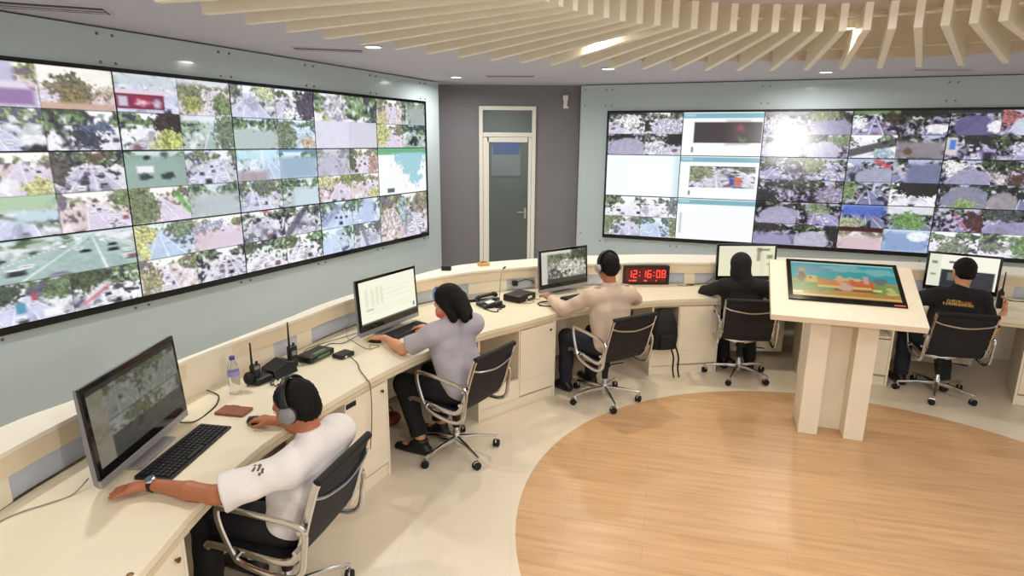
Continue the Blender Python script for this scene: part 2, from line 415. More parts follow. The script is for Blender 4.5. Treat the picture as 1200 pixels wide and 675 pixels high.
# ------------------------------------------------------------------ pictures given off by the displays
def up(a, h, w):
    y = np.linspace(0, a.shape[0] - 1.001, h); x = np.linspace(0, a.shape[1] - 1.001, w)
    y0 = y.astype(int); x0 = x.astype(int); fy = (y - y0)[:, None]; fx = (x - x0)[None]
    return (a[y0][:, x0] * (1 - fy) * (1 - fx) + a[y0 + 1][:, x0] * fy * (1 - fx) + a[y0][:, x0 + 1] * (1 - fy) * fx + a[y0 + 1][:, x0 + 1] * fy * fx)
def noise(rng, h, w, gy, gx): return up(rng.random((gy + 2, gx + 2)), h, w)
def mixc(img, m, c):
    m = np.clip(m, 0, 1)[..., None]; img[:] = img * (1 - m) + np.array(c, float) * m
def soft(d, s): return np.clip(.5 - d / s, 0, 1)
STY = {  # road, verge, trees, dark, sky, amount of dark
 'L': ((206, 207, 232), (196, 198, 206), (132, 146, 112), (86, 88, 104), (236, 240, 252), .35),
 'P': ((214, 206, 226), (214, 198, 198), (146, 150, 112), (104, 96, 108), (250, 246, 240), .30),
 'D': ((196, 192, 214), (214, 212, 222), (110, 122, 96), (48, 48, 60), (240, 244, 250), .55),
 'G': ((168, 188, 186), (176, 190, 184), (118, 140, 104), (62, 72, 78), (206, 220, 224), .22),
 'B': ((188, 206, 232), (196, 208, 222), (112, 140, 108), (76, 92, 116), (222, 238, 252), .30),
 'K': ((160, 152, 194), (132, 124, 150), (66, 84, 52), (18, 16, 24), (190, 188, 210), .85),
 'S': ((130, 134, 168), (128, 122, 140), (54, 70, 46), (16, 16, 24), (176, 182, 210), .75),
 'W': ((226, 224, 236), (232, 232, 234), (120, 142, 104), (60, 62, 70), (252, 252, 255), .35),
}
def street(h, w, seed, sty='L', trees=.45, cars=9, hor=.28, vx=None, wide=.75, tilt=None):
    rng = np.random.default_rng(seed); road, verge, tree, dark, sky, dk = STY[sty]
    road, verge, tree, dark, sky = [np.array(q, float) for q in (road, verge, tree, dark, sky)]
    Y, X = np.mgrid[0:h, 0:w]; Y = (Y + .5) / h; X = (X + .5) / w
    vx = rng.uniform(.25, .75) if vx is None else vx
    tilt = rng.uniform(-.45, .45) if tilt is None else tilt
    img = np.zeros((h, w, 3)) + verge
    mixc(img, soft(Y - hor, .10), sky)
    dep = np.clip((Y - hor) / (1 - hor), 0, 1); cx = vx + tilt * dep; half = .03 + wide * .62 * dep; off = np.abs(X - cx) - half
    # roadside: pale and dark patches, smaller towards the horizon
    n1 = noise(rng, h, w, 6, 9); n2 = noise(rng, h, w, 14, 22)
    side = np.clip(off * 8 + .3, 0, 1) * (Y > hor * .8)
    mixc(img, np.clip((n1 * .6 + n2 * .4 - .56) * 7, 0, 1) * side * .8, (236, 236, 242) if dk < .56 else (206, 202, 218))
    mixc(img, np.clip((.40 + dk * .12 - n1 * .5 - n2 * .5) * 8, 0, 1) * side * .85, dark)
    # the carriageway
    rd = soft(off, .028) * (Y > hor); shade = 1 + (noise(rng, h, w, 4, 3) - .5) * .10
    img[:] = img * (1 - rd[..., None] * .95) + road * shade[..., None] * rd[..., None] * .95
    for k in (-.98, -.33, .33, .98): mixc(img, soft(np.abs(X - cx - k * half) - .004 - .009 * dep, .014) * (Y > hor) * .7, (246, 246, 250))
    if dk > .3: mixc(img, np.clip((noise(rng, h, w, 3, 5) - .62) * 6, 0, 1) * rd * dk, dark * 1.3)
    # trees: crowns along the horizon and down one side
    tn = noise(rng, h, w, 4, 7) * .55 + noise(rng, h, w, 11, 18) * .45
    band = np.exp(-((Y - hor * .75) / .17) ** 2) * .55 + np.clip(off * 1.6, 0, .55) * np.clip(1.25 - Y, 0, 1) * (1 if rng.random() < .8 else .3)
    tm = np.clip((tn + band * .9 - 1.22 + trees * .85) * 6, 0, 1)[..., None]
    tc = tree * (.5 + .85 * noise(rng, h, w, 18, 30)[..., None]); tc = np.where(noise(rng, h, w, 9, 15)[..., None] < .3 + dk * .25, dark * 1.15, tc)
    img[:] = img * (1 - tm * .92) + tc * tm * .92
    mixc(img, np.clip((noise(rng, h, w, 8, 14) - .66) * 9, 0, 1) * np.exp(-((Y - hor) / .14) ** 2) * .8, (244, 246, 250))
    # cars in lanes, nearer ones larger
    for _ in range(int(cars * 1.7)):
        d = rng.uniform(.05, .98) ** 1.15; y = hor + d * (1 - hor); hw = .03 + wide * .62 * d
        x = vx + tilt * d + (rng.choice((-.65, 0, .65)) + rng.uniform(-.12, .12)) * hw
        sx, sy = .014 + .046 * d, .016 + .05 * d
        c = np.array([(248, 248, 251), (228, 230, 238), (74, 76, 88), (52, 52, 62), (160, 160, 176), (160, 112, 116)][rng.integers(0, 6) if rng.random() < .5 else 0], float)
        mixc(img, soft(np.hypot((X - x) / (sx * 1.15), (Y - y - sy * .7) / (sy * .65)) - 1, 1.) * .8, dark)
        mixc(img, soft(np.maximum(np.abs(X - x) / sx, np.abs(Y - y) / sy) - 1, .8) * .95, c)
        mixc(img, soft(np.maximum(np.abs(X - x) / (sx * .72), np.abs(Y - y + sy * .15) / (sy * .3)) - 1, 1.) * .55, (84, 88, 104))
    img += ((noise(rng, h, w, 20, 34) - .5) * 20)[..., None]
    g = img.mean(-1, keepdims=True); img = 150 + (img - 150) * 1.12 + (img - g) * -.04
    img[:1] *= .5; img[:, :1] *= .7
    return np.clip(img, 0, 255)
def shape(img, kind, x0, y0, x1, y1, c, s=.05, a=1.):
    h, w = img.shape[:2]; Y, X = np.mgrid[0:h, 0:w]; Y = (Y + .5) / h; X = (X + .5) / w
    cx, cy, rx, ry = (x0 + x1) / 2, (y0 + y1) / 2, abs(x1 - x0) / 2, abs(y1 - y0) / 2
    rng = np.random.default_rng(int(abs(x0 + 3 * y0 + 7 * x1 + 11) * 1000)); c = np.array(c, float)
    if kind in 'ne':
        g = c.mean(); c = g + (c - g) * .62
    if kind == 'r': d = np.maximum(np.abs(X - cx) - rx, np.abs(Y - cy) - ry)
    elif kind == 'e': d = (np.hypot((X - cx) / rx, (Y - cy) / ry) - 1) * min(rx, ry) + (noise(rng, h, w, 14, 20) - .5) * .07
    elif kind == 'n': d = (np.hypot((X - cx) / rx, (Y - cy) / ry) - 1) * min(rx, ry) + (noise(rng, h, w, 8, 12) - .5) * .2 + (noise(rng, h, w, 20, 32) - .5) * .2
    elif kind == 'l':
        L = hypot(x1 - x0, y1 - y0); t = np.clip(((X - x0) * (x1 - x0) + (Y - y0) * (y1 - y0)) / L ** 2, 0, 1); d = np.hypot(X - x0 - t * (x1 - x0), Y - y0 - t * (y1 - y0)) - s * .75; s = .03
    m = (soft(d, s * ({'r': .8, 'l': 2.2}.get(kind, 1.2))) * a * (.8 if kind == 'l' else 1))[..., None]
    tx = 1.
    if kind in 'ne' and TEX[0]: tx = 1 + (noise(rng, h, w, 10, 16)[..., None] - .5) * (.3 if kind == 'n' else .12) + (noise(rng, h, w, 26, 40)[..., None] - .5) * (.7 if kind == 'n' else .12)
    img[:] = img * (1 - m * .94) + np.clip(c * tx, 0, 255) * m * .94; return img
TEX = [1]
def page(h, w, head=(118, 176, 190), body=(250, 252, 255)):
    img = np.zeros((h, w, 3)) + np.array(body, float); shape(img, 'r', 0, 0, 1, .14, head, .02); shape(img, 'r', 0, -.02, 1, .03, (236, 244, 248), .02)
    shape(img, 'r', .02, .05, .16, .10, (180, 214, 224), .02); return img
def quad(a, b, c, d):
    return np.concatenate([np.concatenate([a, b], 1), np.concatenate([c, d], 1)], 0)
PW, PH = 128, 72
h2, w2 = PH // 2, PW // 2
def st(seed, sty='L', *ex, **kw):
    img = street(h2, w2, seed, sty, **kw)
    for e in ex: shape(img, *e)
    return img
def stf(seed, sty, *ex, **kw):
    img = street(PH, PW, seed, sty, **kw)
    for e in ex: shape(img, *e)
    return img
GRN = (120, 150, 84); YEL = (206, 204, 110); DRK = (34, 34, 42); WHT = (250, 250, 252); PNK = (222, 186, 176)
LEFT = {}
LEFT[0, 0] = quad(st(1, 'P', ('r', .0, 0, .75, .45, (196, 196, 222), .1), ('r', .25, .55, .95, .95, (150, 122, 168), .1), ('r', .3, .45, .9, .6, (232, 222, 236), .1), trees=.2, cars=2),
                  st(2, 'P', ('r', 0, 0, 1, .52, (253, 250, 244), .1), ('n', .12, .18, .72, .9, (126, 116, 84)), ('n', .3, .5, .6, .98, (150, 128, 70)), ('r', 0, .85, 1, 1.2, (206, 174, 158), .1), ('n', .75, .4, 1.1, .75, (196, 172, 150)), trees=.1, cars=3),
                  st(3, 'L', ('e', .1, .55, .4, .85, (244, 244, 250)), ('e', .12, .72, .38, .92, DRK), ('e', .7, .62, 1.05, .9, (238, 240, 250)), ('e', .72, .85, 1.05, 1, DRK), trees=.3, tilt=.1),
                  st(4, 'W', ('l', .05, 0, .3, .95, (52, 48, 54), .05), ('n', .35, .4, .75, .95, (56, 60, 84)), ('n', .45, .3, .9, .6, (86, 100, 140)), ('l', .1, .0, .5, .12, (70, 84, 60), .06), trees=.5, cars=3))
LEFT[0, 1] = quad(st(5, 'P', ('n', .6, .6, 1, 1.1, YEL), ('e', .35, .6, .6, 1, (240, 240, 246)), trees=.25, cars=4, wide=1.), st(6, 'D', ('n', -.1, .1, .25, .9, (92, 84, 80)), ('n', .4, 0, .8, .3, (120, 96, 70)), cars=26, wide=.9),
                  st(7, 'L', ('r', 0, 0, 1, .35, (176, 204, 170), .12), ('l', .2, .4, 1, .8, (110, 140, 104), .05), ('r', .5, .4, 1, .62, (196, 222, 232), .1), trees=.1, cars=1, hor=.3, tilt=-.3), st(8, 'P', ('n', .8, -.1, 1.2, .5, GRN), trees=.25, cars=12))
LEFT[0, 2] = np.concatenate([street(h2, PW, 9, 'G', trees=.2, cars=10, hor=.12, wide=1.3), np.concatenate([st(10, 'L', ('n', -.1, -.1, .35, .5, (70, 90, 70)), ('r', .3, .5, .42, .75, (90, 150, 180)), ('r', .5, .3, .58, .5, (176, 84, 104)), ('n', .6, .1, 1.1, .5, (104, 132, 84)), ('r', .62, .75, .85, .95, WHT), cars=6, vx=.35, tilt=.05),
              st(11, 'W', ('n', -.1, -.2, .6, .5, (78, 92, 62)), ('l', .1, .8, .5, .42, (236, 234, 238), .1), ('l', .15, .85, .5, .5, (198, 60, 80), .03), ('l', .03, .85, .12, .75, (60, 62, 84), .06), cars=22)], 1)], 0)
LEFT[1, 0] = quad(st(12, 'L', ('r', 0, .5, .76, .92, (120, 44, 74), .03), ('r', .0, .42, .78, .53, (232, 214, 228), .03), ('r', .04, .6, .18, .85, (214, 206, 226), .05), ('r', .24, .58, .55, .85, (164, 44, 78), .05), ('e', .3, .66, .5, .82, (232, 190, 206)), ('e', .58, .62, .7, .86, (206, 196, 222)), ('r', 0, 0, 1, .3, (206, 216, 226), .2), trees=.3, cars=5, hor=.2, wide=1.4),
                  st(13, 'P', ('n', -.05, .1, .5, .8, (126, 138, 92)), ('n', .1, .5, .4, .9, (170, 180, 80)), ('n', .6, .35, 1.1, 1.1, (120, 146, 84)), ('r', 0, 0, 1, .15, (214, 218, 226), .2), trees=.2, cars=2),
                  st(14, 'W', ('n', .55, -.3, 1.2, .7, (56, 48, 46)), ('n', .5, .5, 1.05, 1.1, (196, 206, 84)), trees=.25, cars=18), st(15, 'G', ('r', 0, 0, .8, .2, (236, 240, 248), .15), ('n', .62, -.1, 1.1, 1.1, (118, 136, 104)), ('l', .0, .5, .4, .25, (150, 170, 130), .05), trees=.2, cars=3))
LEFT[1, 1] = quad(st(16, 'G', ('r', -.1, .15, 1.1, 1.1, (150, 176, 168), .15), ('r', .18, .42, .45, .6, (244, 246, 248), .05), ('e', .2, .62, .4, .8, (54, 66, 70)), ('e', .58, .6, .78, .8, (48, 58, 64)), ('e', .3, .15, .4, .25, DRK), ('e', .6, .0, .75, .2, (80, 90, 96)), trees=.1, cars=0), st(17, 'L', trees=.25, cars=14),
                  st(18, 'P', ('n', -.2, -.1, .45, 1.1, (122, 138, 88)), ('l', .8, .25, 1, .75, (92, 168, 78), .07), trees=.2, cars=1), st(19, 'G', ('r', 0, .3, 1, 1, (190, 200, 202), .3), trees=.35, cars=3))
LEFT[1, 2] = quad(st(20, 'B', ('n', -.1, -.2, .3, .9, (206, 204, 110)), ('n', .5, -.1, 1.05, .5, (126, 148, 110)), trees=.2, cars=1), st(21, 'P', ('n', .0, .1, .6, .4, (168, 168, 206)), ('r', 0, .5, 1, 1, (222, 206, 218), .3), trees=.15, cars=3), st(22, 'P', ('n', .0, .2, .35, 1, (158, 152, 100)), trees=.35, cars=12), st(23, 'D', cars=26, trees=.3))
LEFT[2, 0] = quad(st(24, 'L', ('n', .55, -.1, 1, .4, (206, 212, 150)), trees=.35, cars=2, vx=.4, tilt=0.), st(25, 'D', ('n', .5, .1, 1.1, 1.1, (84, 66, 90)), ('n', .2, .6, .6, 1, WHT), trees=.2, cars=8), st(26, 'G', ('r', 0, .4, 1, 1, (188, 200, 198), .2), trees=.45, cars=4), st(27, 'B', ('n', -.1, .1, .5, 1.1, (116, 138, 100)), ('n', .6, .6, .95, 1, (206, 172, 130)), trees=.2, cars=2))
LEFT[2, 1] = quad(st(28, 'B', ('r', 0, 0, 1, .35, (206, 238, 250), .2), ('l', .58, 0, .62, .5, (240, 246, 252), .03), ('r', 0, .7, .7, 1.1, (176, 164, 170), .2), trees=.1, cars=1), st(29, 'B', ('r', 0, .25, 1, 1, (156, 182, 200), .2), ('r', 0, 0, 1, .1, (110, 150, 190), .1), trees=.1, cars=5), st(30, 'L', ('n', .3, -.1, .7, .5, (108, 122, 100)), cars=5), st(31, 'G', ('r', .3, .4, 1, 1, (206, 222, 230), .2), trees=.4, cars=4))
LEFT[2, 2] = quad(st(32, 'D', ('e', .45, .0, .6, .08, (220, 60, 80)), cars=16, vx=.55, wide=1.), st(33, 'D', ('l', .1, .9, .5, .2, (84, 84, 100), .12), cars=10), st(34, 'W', ('n', -.1, -.1, .3, .4, (90, 110, 80)), cars=14), st(35, 'W', ('n', .0, -.1, .3, .4, (96, 116, 70)), cars=18))
LEFT[3, 0] = np.concatenate([stf(36, 'W', ('n', .15, .35, .28, .75, (190, 196, 110)), ('n', .85, .4, 1.1, 1.05, (60, 84, 92)), ('n', .2, .0, .5, .5, (206, 200, 222)), cars=30)[:h2], stf(37, 'L', ('r', -.1, -.1, .55, 1.1, (226, 224, 242), .1), ('r', .56, -.1, 1.1, 1.1, (214, 214, 226), .1), trees=.1, cars=2)[h2:]], 0)
LEFT[3, 1] = quad(st(38, 'L', ('r', .0, .0, 1, 1, (176, 172, 190), .3, .6), trees=.2, cars=4), st(39, 'P', ('n', .6, .3, 1.1, 1, (198, 146, 132)), ('n', -.1, .0, .2, .9, (84, 92, 58)), cars=6), st(40, 'P', ('n', -.1, -.1, .5, .5, (206, 206, 130)), ('n', .7, -.3, 1.1, .4, (140, 156, 70)), cars=5), st(41, 'P', ('n', -.2, -.3, .5, .35, (120, 134, 60)), ('n', .6, .6, 1.1, 1.1, YEL), cars=14))
LEFT[3, 2] = quad(st(42, 'B', ('l', .1, .8, .6, .2, (160, 166, 210), .14), cars=4), st(43, 'B', ('r', .4, 0, .75, 1, (196, 206, 240), .2), cars=4, trees=.3), st(44, 'B', ('l', .1, 1, .6, .1, (214, 226, 248), .14), cars=3, trees=.2), st(45, 'L', ('l', .3, .1, .5, 1, (120, 132, 150), .08), cars=4))
LEFT[4, 0] = quad(st(46, 'P', ('n', .0, .5, .5, 1.1, (210, 190, 130)), trees=.35, cars=3), st(47, 'G', ('r', .3, .2, 1, 1, (168, 178, 172), .3), trees=.4, cars=1), st(48, 'P', ('n', -.1, -.1, .5, .9, (204, 206, 110)), trees=.4, cars=2), st(49, 'G', ('n', .1, .0, .9, .25, (60, 76, 74)), ('n', .3, .5, .75, .9, (40, 46, 44)), cars=2))
TEX[0] = 0; pg = page(PH, PW, (110, 178, 130), (250, 252, 254)); shape(pg, 'n', .35, -.1, .95, .75, (140, 214, 236)); shape(pg, 'r', 0, .0, 1, .1, (110, 178, 130), .02); shape(pg, 'n', .1, .4, .6, 1., (252, 250, 250)); shape(pg, 'r', .16, .86, .3, .95, (80, 96, 104), .02)
LEFT[4, 1] = pg; TEX[0] = 1
LEFT[4, 2] = stf(50, 'P', ('n', .35, .1, .6, .6, (150, 184, 206)), ('n', -.1, .3, .4, .9, (214, 196, 196)), ('l', .5, .9, .55, .4, (120, 120, 120), .03), ('n', .7, .0, 1.1, .5, (150, 140, 120)), cars=22, trees=.45)
RIGHT = {}
RIGHT[0, 0] = quad(st(60, 'D', ('r', 0, -.1, 1, .1, DRK, .1), ('n', .3, .1, .9, .8, (236, 236, 242)), cars=12), st(61, 'D', ('n', .2, .3, 1, 1.1, (190, 186, 212)), ('n', -.1, .4, .2, .9, DRK), cars=3), st(62, 'K', ('n', .2, -.1, .75, .4, (24, 24, 28)), ('e', .0, .2, 1.1, 1.3, (176, 166, 206)), cars=2, trees=.2), st(63, 'D', ('n', .5, -.1, 1.2, .5, (26, 28, 26)), ('n', .0, .3, .5, 1, (210, 208, 226)), cars=8))
bl = np.zeros((PH, PW, 3)) + np.array((246, 252, 255.)); shape(bl, 'r', .3, .2, .85, .9, (255, 255, 255), .4); shape(bl, 'r', .93, 0, 1.1, 1, (206, 232, 240), .1)
RIGHT[0, 1] = bl
RIGHT[0, 2] = quad(st(64, 'W', ('e', .15, .45, .22, .6, DRK), ('e', .35, .65, .46, .8, (46, 46, 56)), trees=.35, cars=2), st(65, 'W', ('n', .75, .1, 1.1, .9, (110, 124, 140)), trees=.4, cars=3), st(66, 'L', ('n', -.1, -.2, .25, .9, (126, 138, 92)), trees=.4, cars=4), st(67, 'B', ('n', .8, -.1, 1.1, 1, (132, 140, 92)), trees=.35, cars=2))
pg = page(PH, PW); shape(pg, 'r', .15, .23, .99, .70, (54, 46, 48), .02); shape(pg, 'r', .6, .23, .8, .70, (96, 78, 80), .2, .8); shape(pg, 'e', .7, .3, .76, .4, (196, 70, 84)); shape(pg, 'e', .7, .58, .78, .68, (84, 170, 104)); shape(pg, 'r', .13, .8, .15, .92, (90, 90, 96), .02)
RIGHT[1, 0] = pg
pg = page(PH, PW); pc = street(36, 106, 68, 'D', trees=.35, cars=26, hor=.05, vx=.4, tilt=.2); shape(pc, 'n', -.2, -.1, .4, .7, (142, 156, 104)); shape(pc, 'r', .62, .55, .7, .85, (70, 70, 160), .05); shape(pc, 'r', .7, .5, .8, .85, (214, 110, 84), .05); pg[17:53, 17:123] = pc; shape(pg, 'r', .13, .82, .15, .92, (90, 90, 96), .02)
RIGHT[1, 1] = pg
pg = page(PH, PW); shape(pg, 'r', .04, .35, .07, .85, (196, 200, 206), .02); RIGHT[1, 2] = pg
RIGHT[2, 0] = quad(st(69, 'K', ('r', 0, 0, 1, .2, (150, 146, 150), .2), ('n', .0, .2, .6, .8, (200, 190, 206)), trees=.15, cars=3), st(70, 'K', ('n', .0, -.2, .7, .45, (122, 140, 84)), ('e', .1, .4, 1.1, 1.2, (146, 140, 190)), cars=3), st(71, 'K', ('e', .0, .3, .9, 1.2, (196, 188, 224)), trees=.1, cars=2), st(72, 'K', ('n', .5, .0, 1.1, .5, (120, 140, 84)), ('e', .1, .3, .8, 1.2, (190, 180, 220)), cars=4))
RIGHT[2, 1] = quad(st(73, 'K', ('n', .0, -.2, .6, .3, (110, 110, 110)), cars=10), st(74, 'K', ('n', .0, .0, .5, .7, (132, 150, 90)), cars=12), st(75, 'K', ('n', -.1, .4, .5, 1.1, DRK), cars=8), st(76, 'K', ('n', .4, .2, 1.1, 1, (160, 140, 176)), cars=14))
RIGHT[2, 2] = quad(st(77, 'K', ('e', .1, .2, 1.1, 1.2, (166, 160, 206)), cars=8), st(78, 'K', ('n', .2, .0, .7, .5, (128, 150, 96)), cars=8), st(79, 'K', ('n', -.1, -.1, .7, .4, (52, 48, 52)), ('r', .0, .5, 1, 1.1, (156, 152, 190), .3), cars=4), st(80, 'K', ('n', .7, -.1, 1.1, .8, (40, 40, 48)), ('e', .0, .3, .8, 1.2, (186, 182, 210)), cars=8))
RIGHT[3, 0] = quad(st(81, 'K', ('r', .0, -.1, 1, .15, (110, 140, 80), .1), ('n', -.1, .2, .3, .8, (236, 238, 246)), ('n', .7, .0, 1.1, .6, (70, 50, 40)), cars=8), st(82, 'S', ('r', 0, -.1, 1, .25, (26, 30, 26), .1), ('e', .55, .55, 1.05, .95, (240, 240, 246)), cars=2), st(83, 'W', ('l', .0, .8, 1., .3, (30, 30, 36), .2), ('n', .5, .6, .95, 1, (156, 190, 206)), cars=4, trees=.1), st(84, 'S', ('r', .0, .25, 1, 1, (140, 132, 138), .3), ('e', .15, .55, .35, .85, (110, 70, 40)), cars=2, trees=.2))
RIGHT[3, 1] = quad(st(85, 'S', ('l', .65, .1, .9, .35, (206, 60, 70), .1), ('e', .2, .4, 1.2, 1.3, (160, 162, 196)), trees=.1, cars=1), st(86, 'S', ('l', .0, .1, .35, 1, (206, 202, 214), .08), ('r', .3, .2, 1.1, 1.1, (112, 118, 152), .2), trees=.1, cars=1), st(87, 'S', ('n', -.2, -.1, .25, .8, (120, 156, 84)), ('l', .3, .0, 1, .6, (206, 206, 222), .03), cars=2), st(88, 'W', ('n', .1, -.2, 1.2, .6, (18, 16, 20)), cars=2, trees=.1))
RIGHT[3, 2] = quad(st(89, 'S', ('r', 0, .0, 1, .5, (84, 110, 196), .3), ('n', -.1, .6, .6, 1.1, (170, 176, 120)), trees=.15, cars=1), st(90, 'S', ('r', 0, -.1, 1, .35, (232, 232, 240), .1), ('n', .15, .3, .85, 1.0, (106, 168, 66)), cars=1), st(91, 'P', ('r', .0, -.1, 1, .2, (60, 20, 24), .1), ('r', .0, .4, 1, 1.1, (214, 190, 196), .3), cars=3), st(92, 'B', ('r', 0, .1, 1, 1, (140, 164, 206), .3), ('e', .5, .1, 1, .5, (240, 244, 250)), cars=1, trees=.1))
RIGHT[4, 0] = quad(st(93, 'S', ('r', 0, -.1, 1, .15, DRK, .1), ('e', .1, .2, .9, 1.2, (92, 82, 150)), ('e', .75, .4, 1.1, .95, (240, 240, 248)), cars=1, trees=.2), st(94, 'K', ('n', -.1, .0, .3, .6, (196, 90, 90)), ('e', .2, .2, 1.2, 1.2, (200, 204, 232)), cars=4), st(95, 'K', ('r', .0, .1, .25, .8, (220, 210, 214), .1), ('r', .08, .2, .2, .6, (70, 120, 206), .05), ('n', .3, -.1, .9, .4, DRK), cars=6), st(96, 'K', ('n', .3, .2, 1.1, .9, (198, 190, 220)), cars=10))
RIGHT[4, 1] = quad(st(97, 'K', ('n', .0, .0, .5, .6, (236, 236, 242)), ('e', .2, .4, 1, 1.2, (150, 146, 190)), cars=8), st(98, 'K', ('n', .3, .5, .7, 1.1, (90, 48, 36)), ('n', .0, .5, .3, 1, (206, 192, 186)), cars=8), st(99, 'S', ('e', .1, .1, 1.1, 1.2, (132, 130, 168)), ('n', .3, .6, .8, 1.1, (136, 170, 84)), cars=5), st(100, 'S', ('n', .3, .2, .6, .8, (24, 22, 28)), ('e', .0, .3, .6, 1.2, (160, 150, 160)), cars=4))
RIGHT[4, 2] = quad(st(101, 'K', ('n', .6, .2, 1.1, 1, (90, 40, 44)), ('l', .4, .2, .7, .9, (196, 90, 130), .03), cars=14), st(102, 'K', ('n', .0, .0, .8, .5, (70, 76, 78)), ('e', .1, .5, 1.2, 1.3, (150, 140, 190)), cars=3), st(103, 'W', ('n', .2, .3, .8, 1, (128, 140, 110)), cars=2), st(104, 'W', ('n', .0, .3, .5, .8, (120, 130, 110)), ('n', .6, .2, 1.1, 1, (110, 150, 84)), cars=2))
for r in range(3):
    RIGHT[5, r] = quad(*[st(110 + 4 * r + k, 'K' if r < 2 else 'W', cars=8, trees=.45) for k in range(4)])

def grid_mesh(name, img, w, h, material, parent, loc=(0, 0, 0), axes=None):
    """a flat lit panel, w by h, facing -y of its parent, its colours laid down point by point"""
    H, W = img.shape[:2]
    X, Z = np.meshgrid(np.linspace(-w / 2, w / 2, W), np.linspace(h / 2, -h / 2, H))
    co = np.stack([X, np.zeros_like(X), Z], -1).reshape(-1, 3)
    idx = np.arange(H * W).reshape(H, W)
    q = np.stack([idx[:-1, :-1], idx[1:, :-1], idx[1:, 1:], idx[:-1, 1:]], -1).reshape(-1, 4)
    me = bpy.data.meshes.new(name); me.from_pydata(co.tolist(), [], q.tolist())
    c = np.clip(img, 0, 255) / 255.; c = np.where(c <= .04045, c / 12.92, ((c + .055) / 1.055) ** 2.4)
    a = me.color_attributes.new('Col', 'FLOAT_COLOR', 'POINT')
    a.data.foreach_set('color', np.concatenate([c, np.ones((H, W, 1))], -1).astype(np.float32).ravel())
    me.materials.append(material); me.update()
    o = bpy.data.objects.new(name, me); COL.objects.link(o); o.parent = parent; o.location = loc
    return o

ROWN = ['top row', 'middle row', 'bottom row']
LCOL = ['column one', 'column two', 'column three', 'column four', 'column five']
LDESC = {(0, 0): 'round tree and purple car', (0, 1): 'green hedge and dense traffic', (0, 2): 'wide grey road and red striped bus', (1, 0): 'dark red bus', (1, 1): 'green grey road and white car', (1, 2): 'yellow shrub by blue road', (2, 0): 'pale roads and purple tree', (2, 1): 'pale blue sky with a white post', (2, 2): 'crowded white highways', (3, 0): 'flat lavender roads', (3, 1): 'dark tree and red blur', (3, 2): 'four bluish lavender roads', (4, 0): 'grey green streets with a black figure', (4, 1): 'white page with cyan blotch', (4, 2): 'a pink grey crowded street'}
RCOL = ['column one', 'column two', 'column three', 'column four', 'column five', 'column six']
RDESC = {(0, 0): 'white and black street mosaic', (0, 1): 'a blank white page', (0, 2): 'pale white green roads', (1, 0): 'a white page with one black picture', (1, 1): 'a white page with a traffic picture', (1, 2): 'an empty white page with teal header', (2, 0): 'pale lavender roads, washed by glare', (2, 1): 'purple busy streets with a green tree', (2, 2): 'purple streets with white cars', (3, 0): 'a white car and a dark diagonal shade', (3, 1): 'grey blue roads and a big black shade', (3, 2): 'a round green bush and blue road', (4, 0): 'a purple road with a white car', (4, 1): 'dark purple streets with a brown roof', (4, 2): 'a reddish crossing above white trees', (5, 0): 'mixed purple streets', (5, 1): 'mixed dark streets', (5, 2): 'mixed pale streets'}
def wall_of(P, D, N, z0, pics, c0, desc, coln, side):
    for (c, r), img in pics.items():
        p = P + D * (SW * (c + c0 + .5)); p.z = z0 - SH * (r + .5)
        rz = atan2(-N.x, N.y) + pi
        e = empty('video_wall_display', p, rz, 'display of %s, %s %s, %s wall' % (desc[c, r], ROWN[r], coln[c], side), 'display', '%s video wall displays' % side)
        MB().box((0, .026, 0), (SW - .002, .048, SH - .002)).build('housing', M['black'], e)
        grid_mesh('screen', img, SW - .010, SH - .010, M['display'], e)
    cs = [c for c, r in pics]; s0, s1 = (min(cs) + c0) * SW, (max(cs) + c0 + 1) * SW
    fm = MB(); zb = z0 - 3 * SH
    def bar(a, b, za, zb_, d0=-.05, d1=.012):
        fm.prism(wallpoly(P, D, N, a, b, d0, d1), za, zb_)
    bar(s0 - .02, s1 + .02, z0 + .001, z0 + .024); bar(s0 - .02, s1 + .02, zb - .045, zb - .001)
    bar(s0 - .02, s0 - .001, zb, z0); bar(s1 + .001, s1 + .02, zb, z0)
    tag(fm.build('video_wall_frame', M['blackgloss']), 'thin black frame round the whole %s video wall' % side, 'frame')
wall_of(LP, LD, LN, LZ, LEFT, -1, LDESC, LCOL, 'left')
wall_of(RP, RD, RN, RZ, RIGHT, 0, RDESC, RCOL, 'right')
# ------------------------------------------------------------------ the curved desk
F = [(-1.30, .9), (-1.26, 1.3), (-1.235, 1.76), (-1.235, 2.16), (-1.18, 2.64), (-1.01, 3.11), (-.78, 3.62), (-.5, 4.08), (-.2, 4.42), (.08, 4.67), (.38, 4.95), (.75, 5.18), (1.28, 5.40), (1.6, 5.47), (1.95, 5.5), (2.57, 5.44), (3.0, 5.36), (3.42, 5.19), (3.9, 4.98), (4.25, 4.82), (4.6, 4.6), (5.0, 4.2)]
B = [(-2.0, .9), (-2.0, 1.5), (-1.98, 2.1), (-1.93, 2.48), (-1.8, 3.2), (-1.46, 4.01), (-1.28, 4.45), (-.9, 5.1), (-.44, 5.54), (0, 5.76), (.34, 5.88), (.9, 6.02), (1.41, 6.10), (2.02, 6.10), (2.8, 6.08), (3.6, 5.95), (4.3, 5.75), (4.81, 5.58), (5.4, 5.1)]
HB = [(-2.3, .9), (-2.26, 1.6), (-2.15, 2.34), (-2.02, 2.67), (-1.75, 3.4), (-1.55, 3.95), (-1.37, 4.46), (-.98, 5.2), (-.66, 5.72), (-.34, 5.98), (.36, 6.29), (.82, 6.43), (1.49, 6.54), (2.2, 6.53), (2.74, 6.45), (4.0, 6.25), (5.07, 5.97), (5.8, 5.5)]
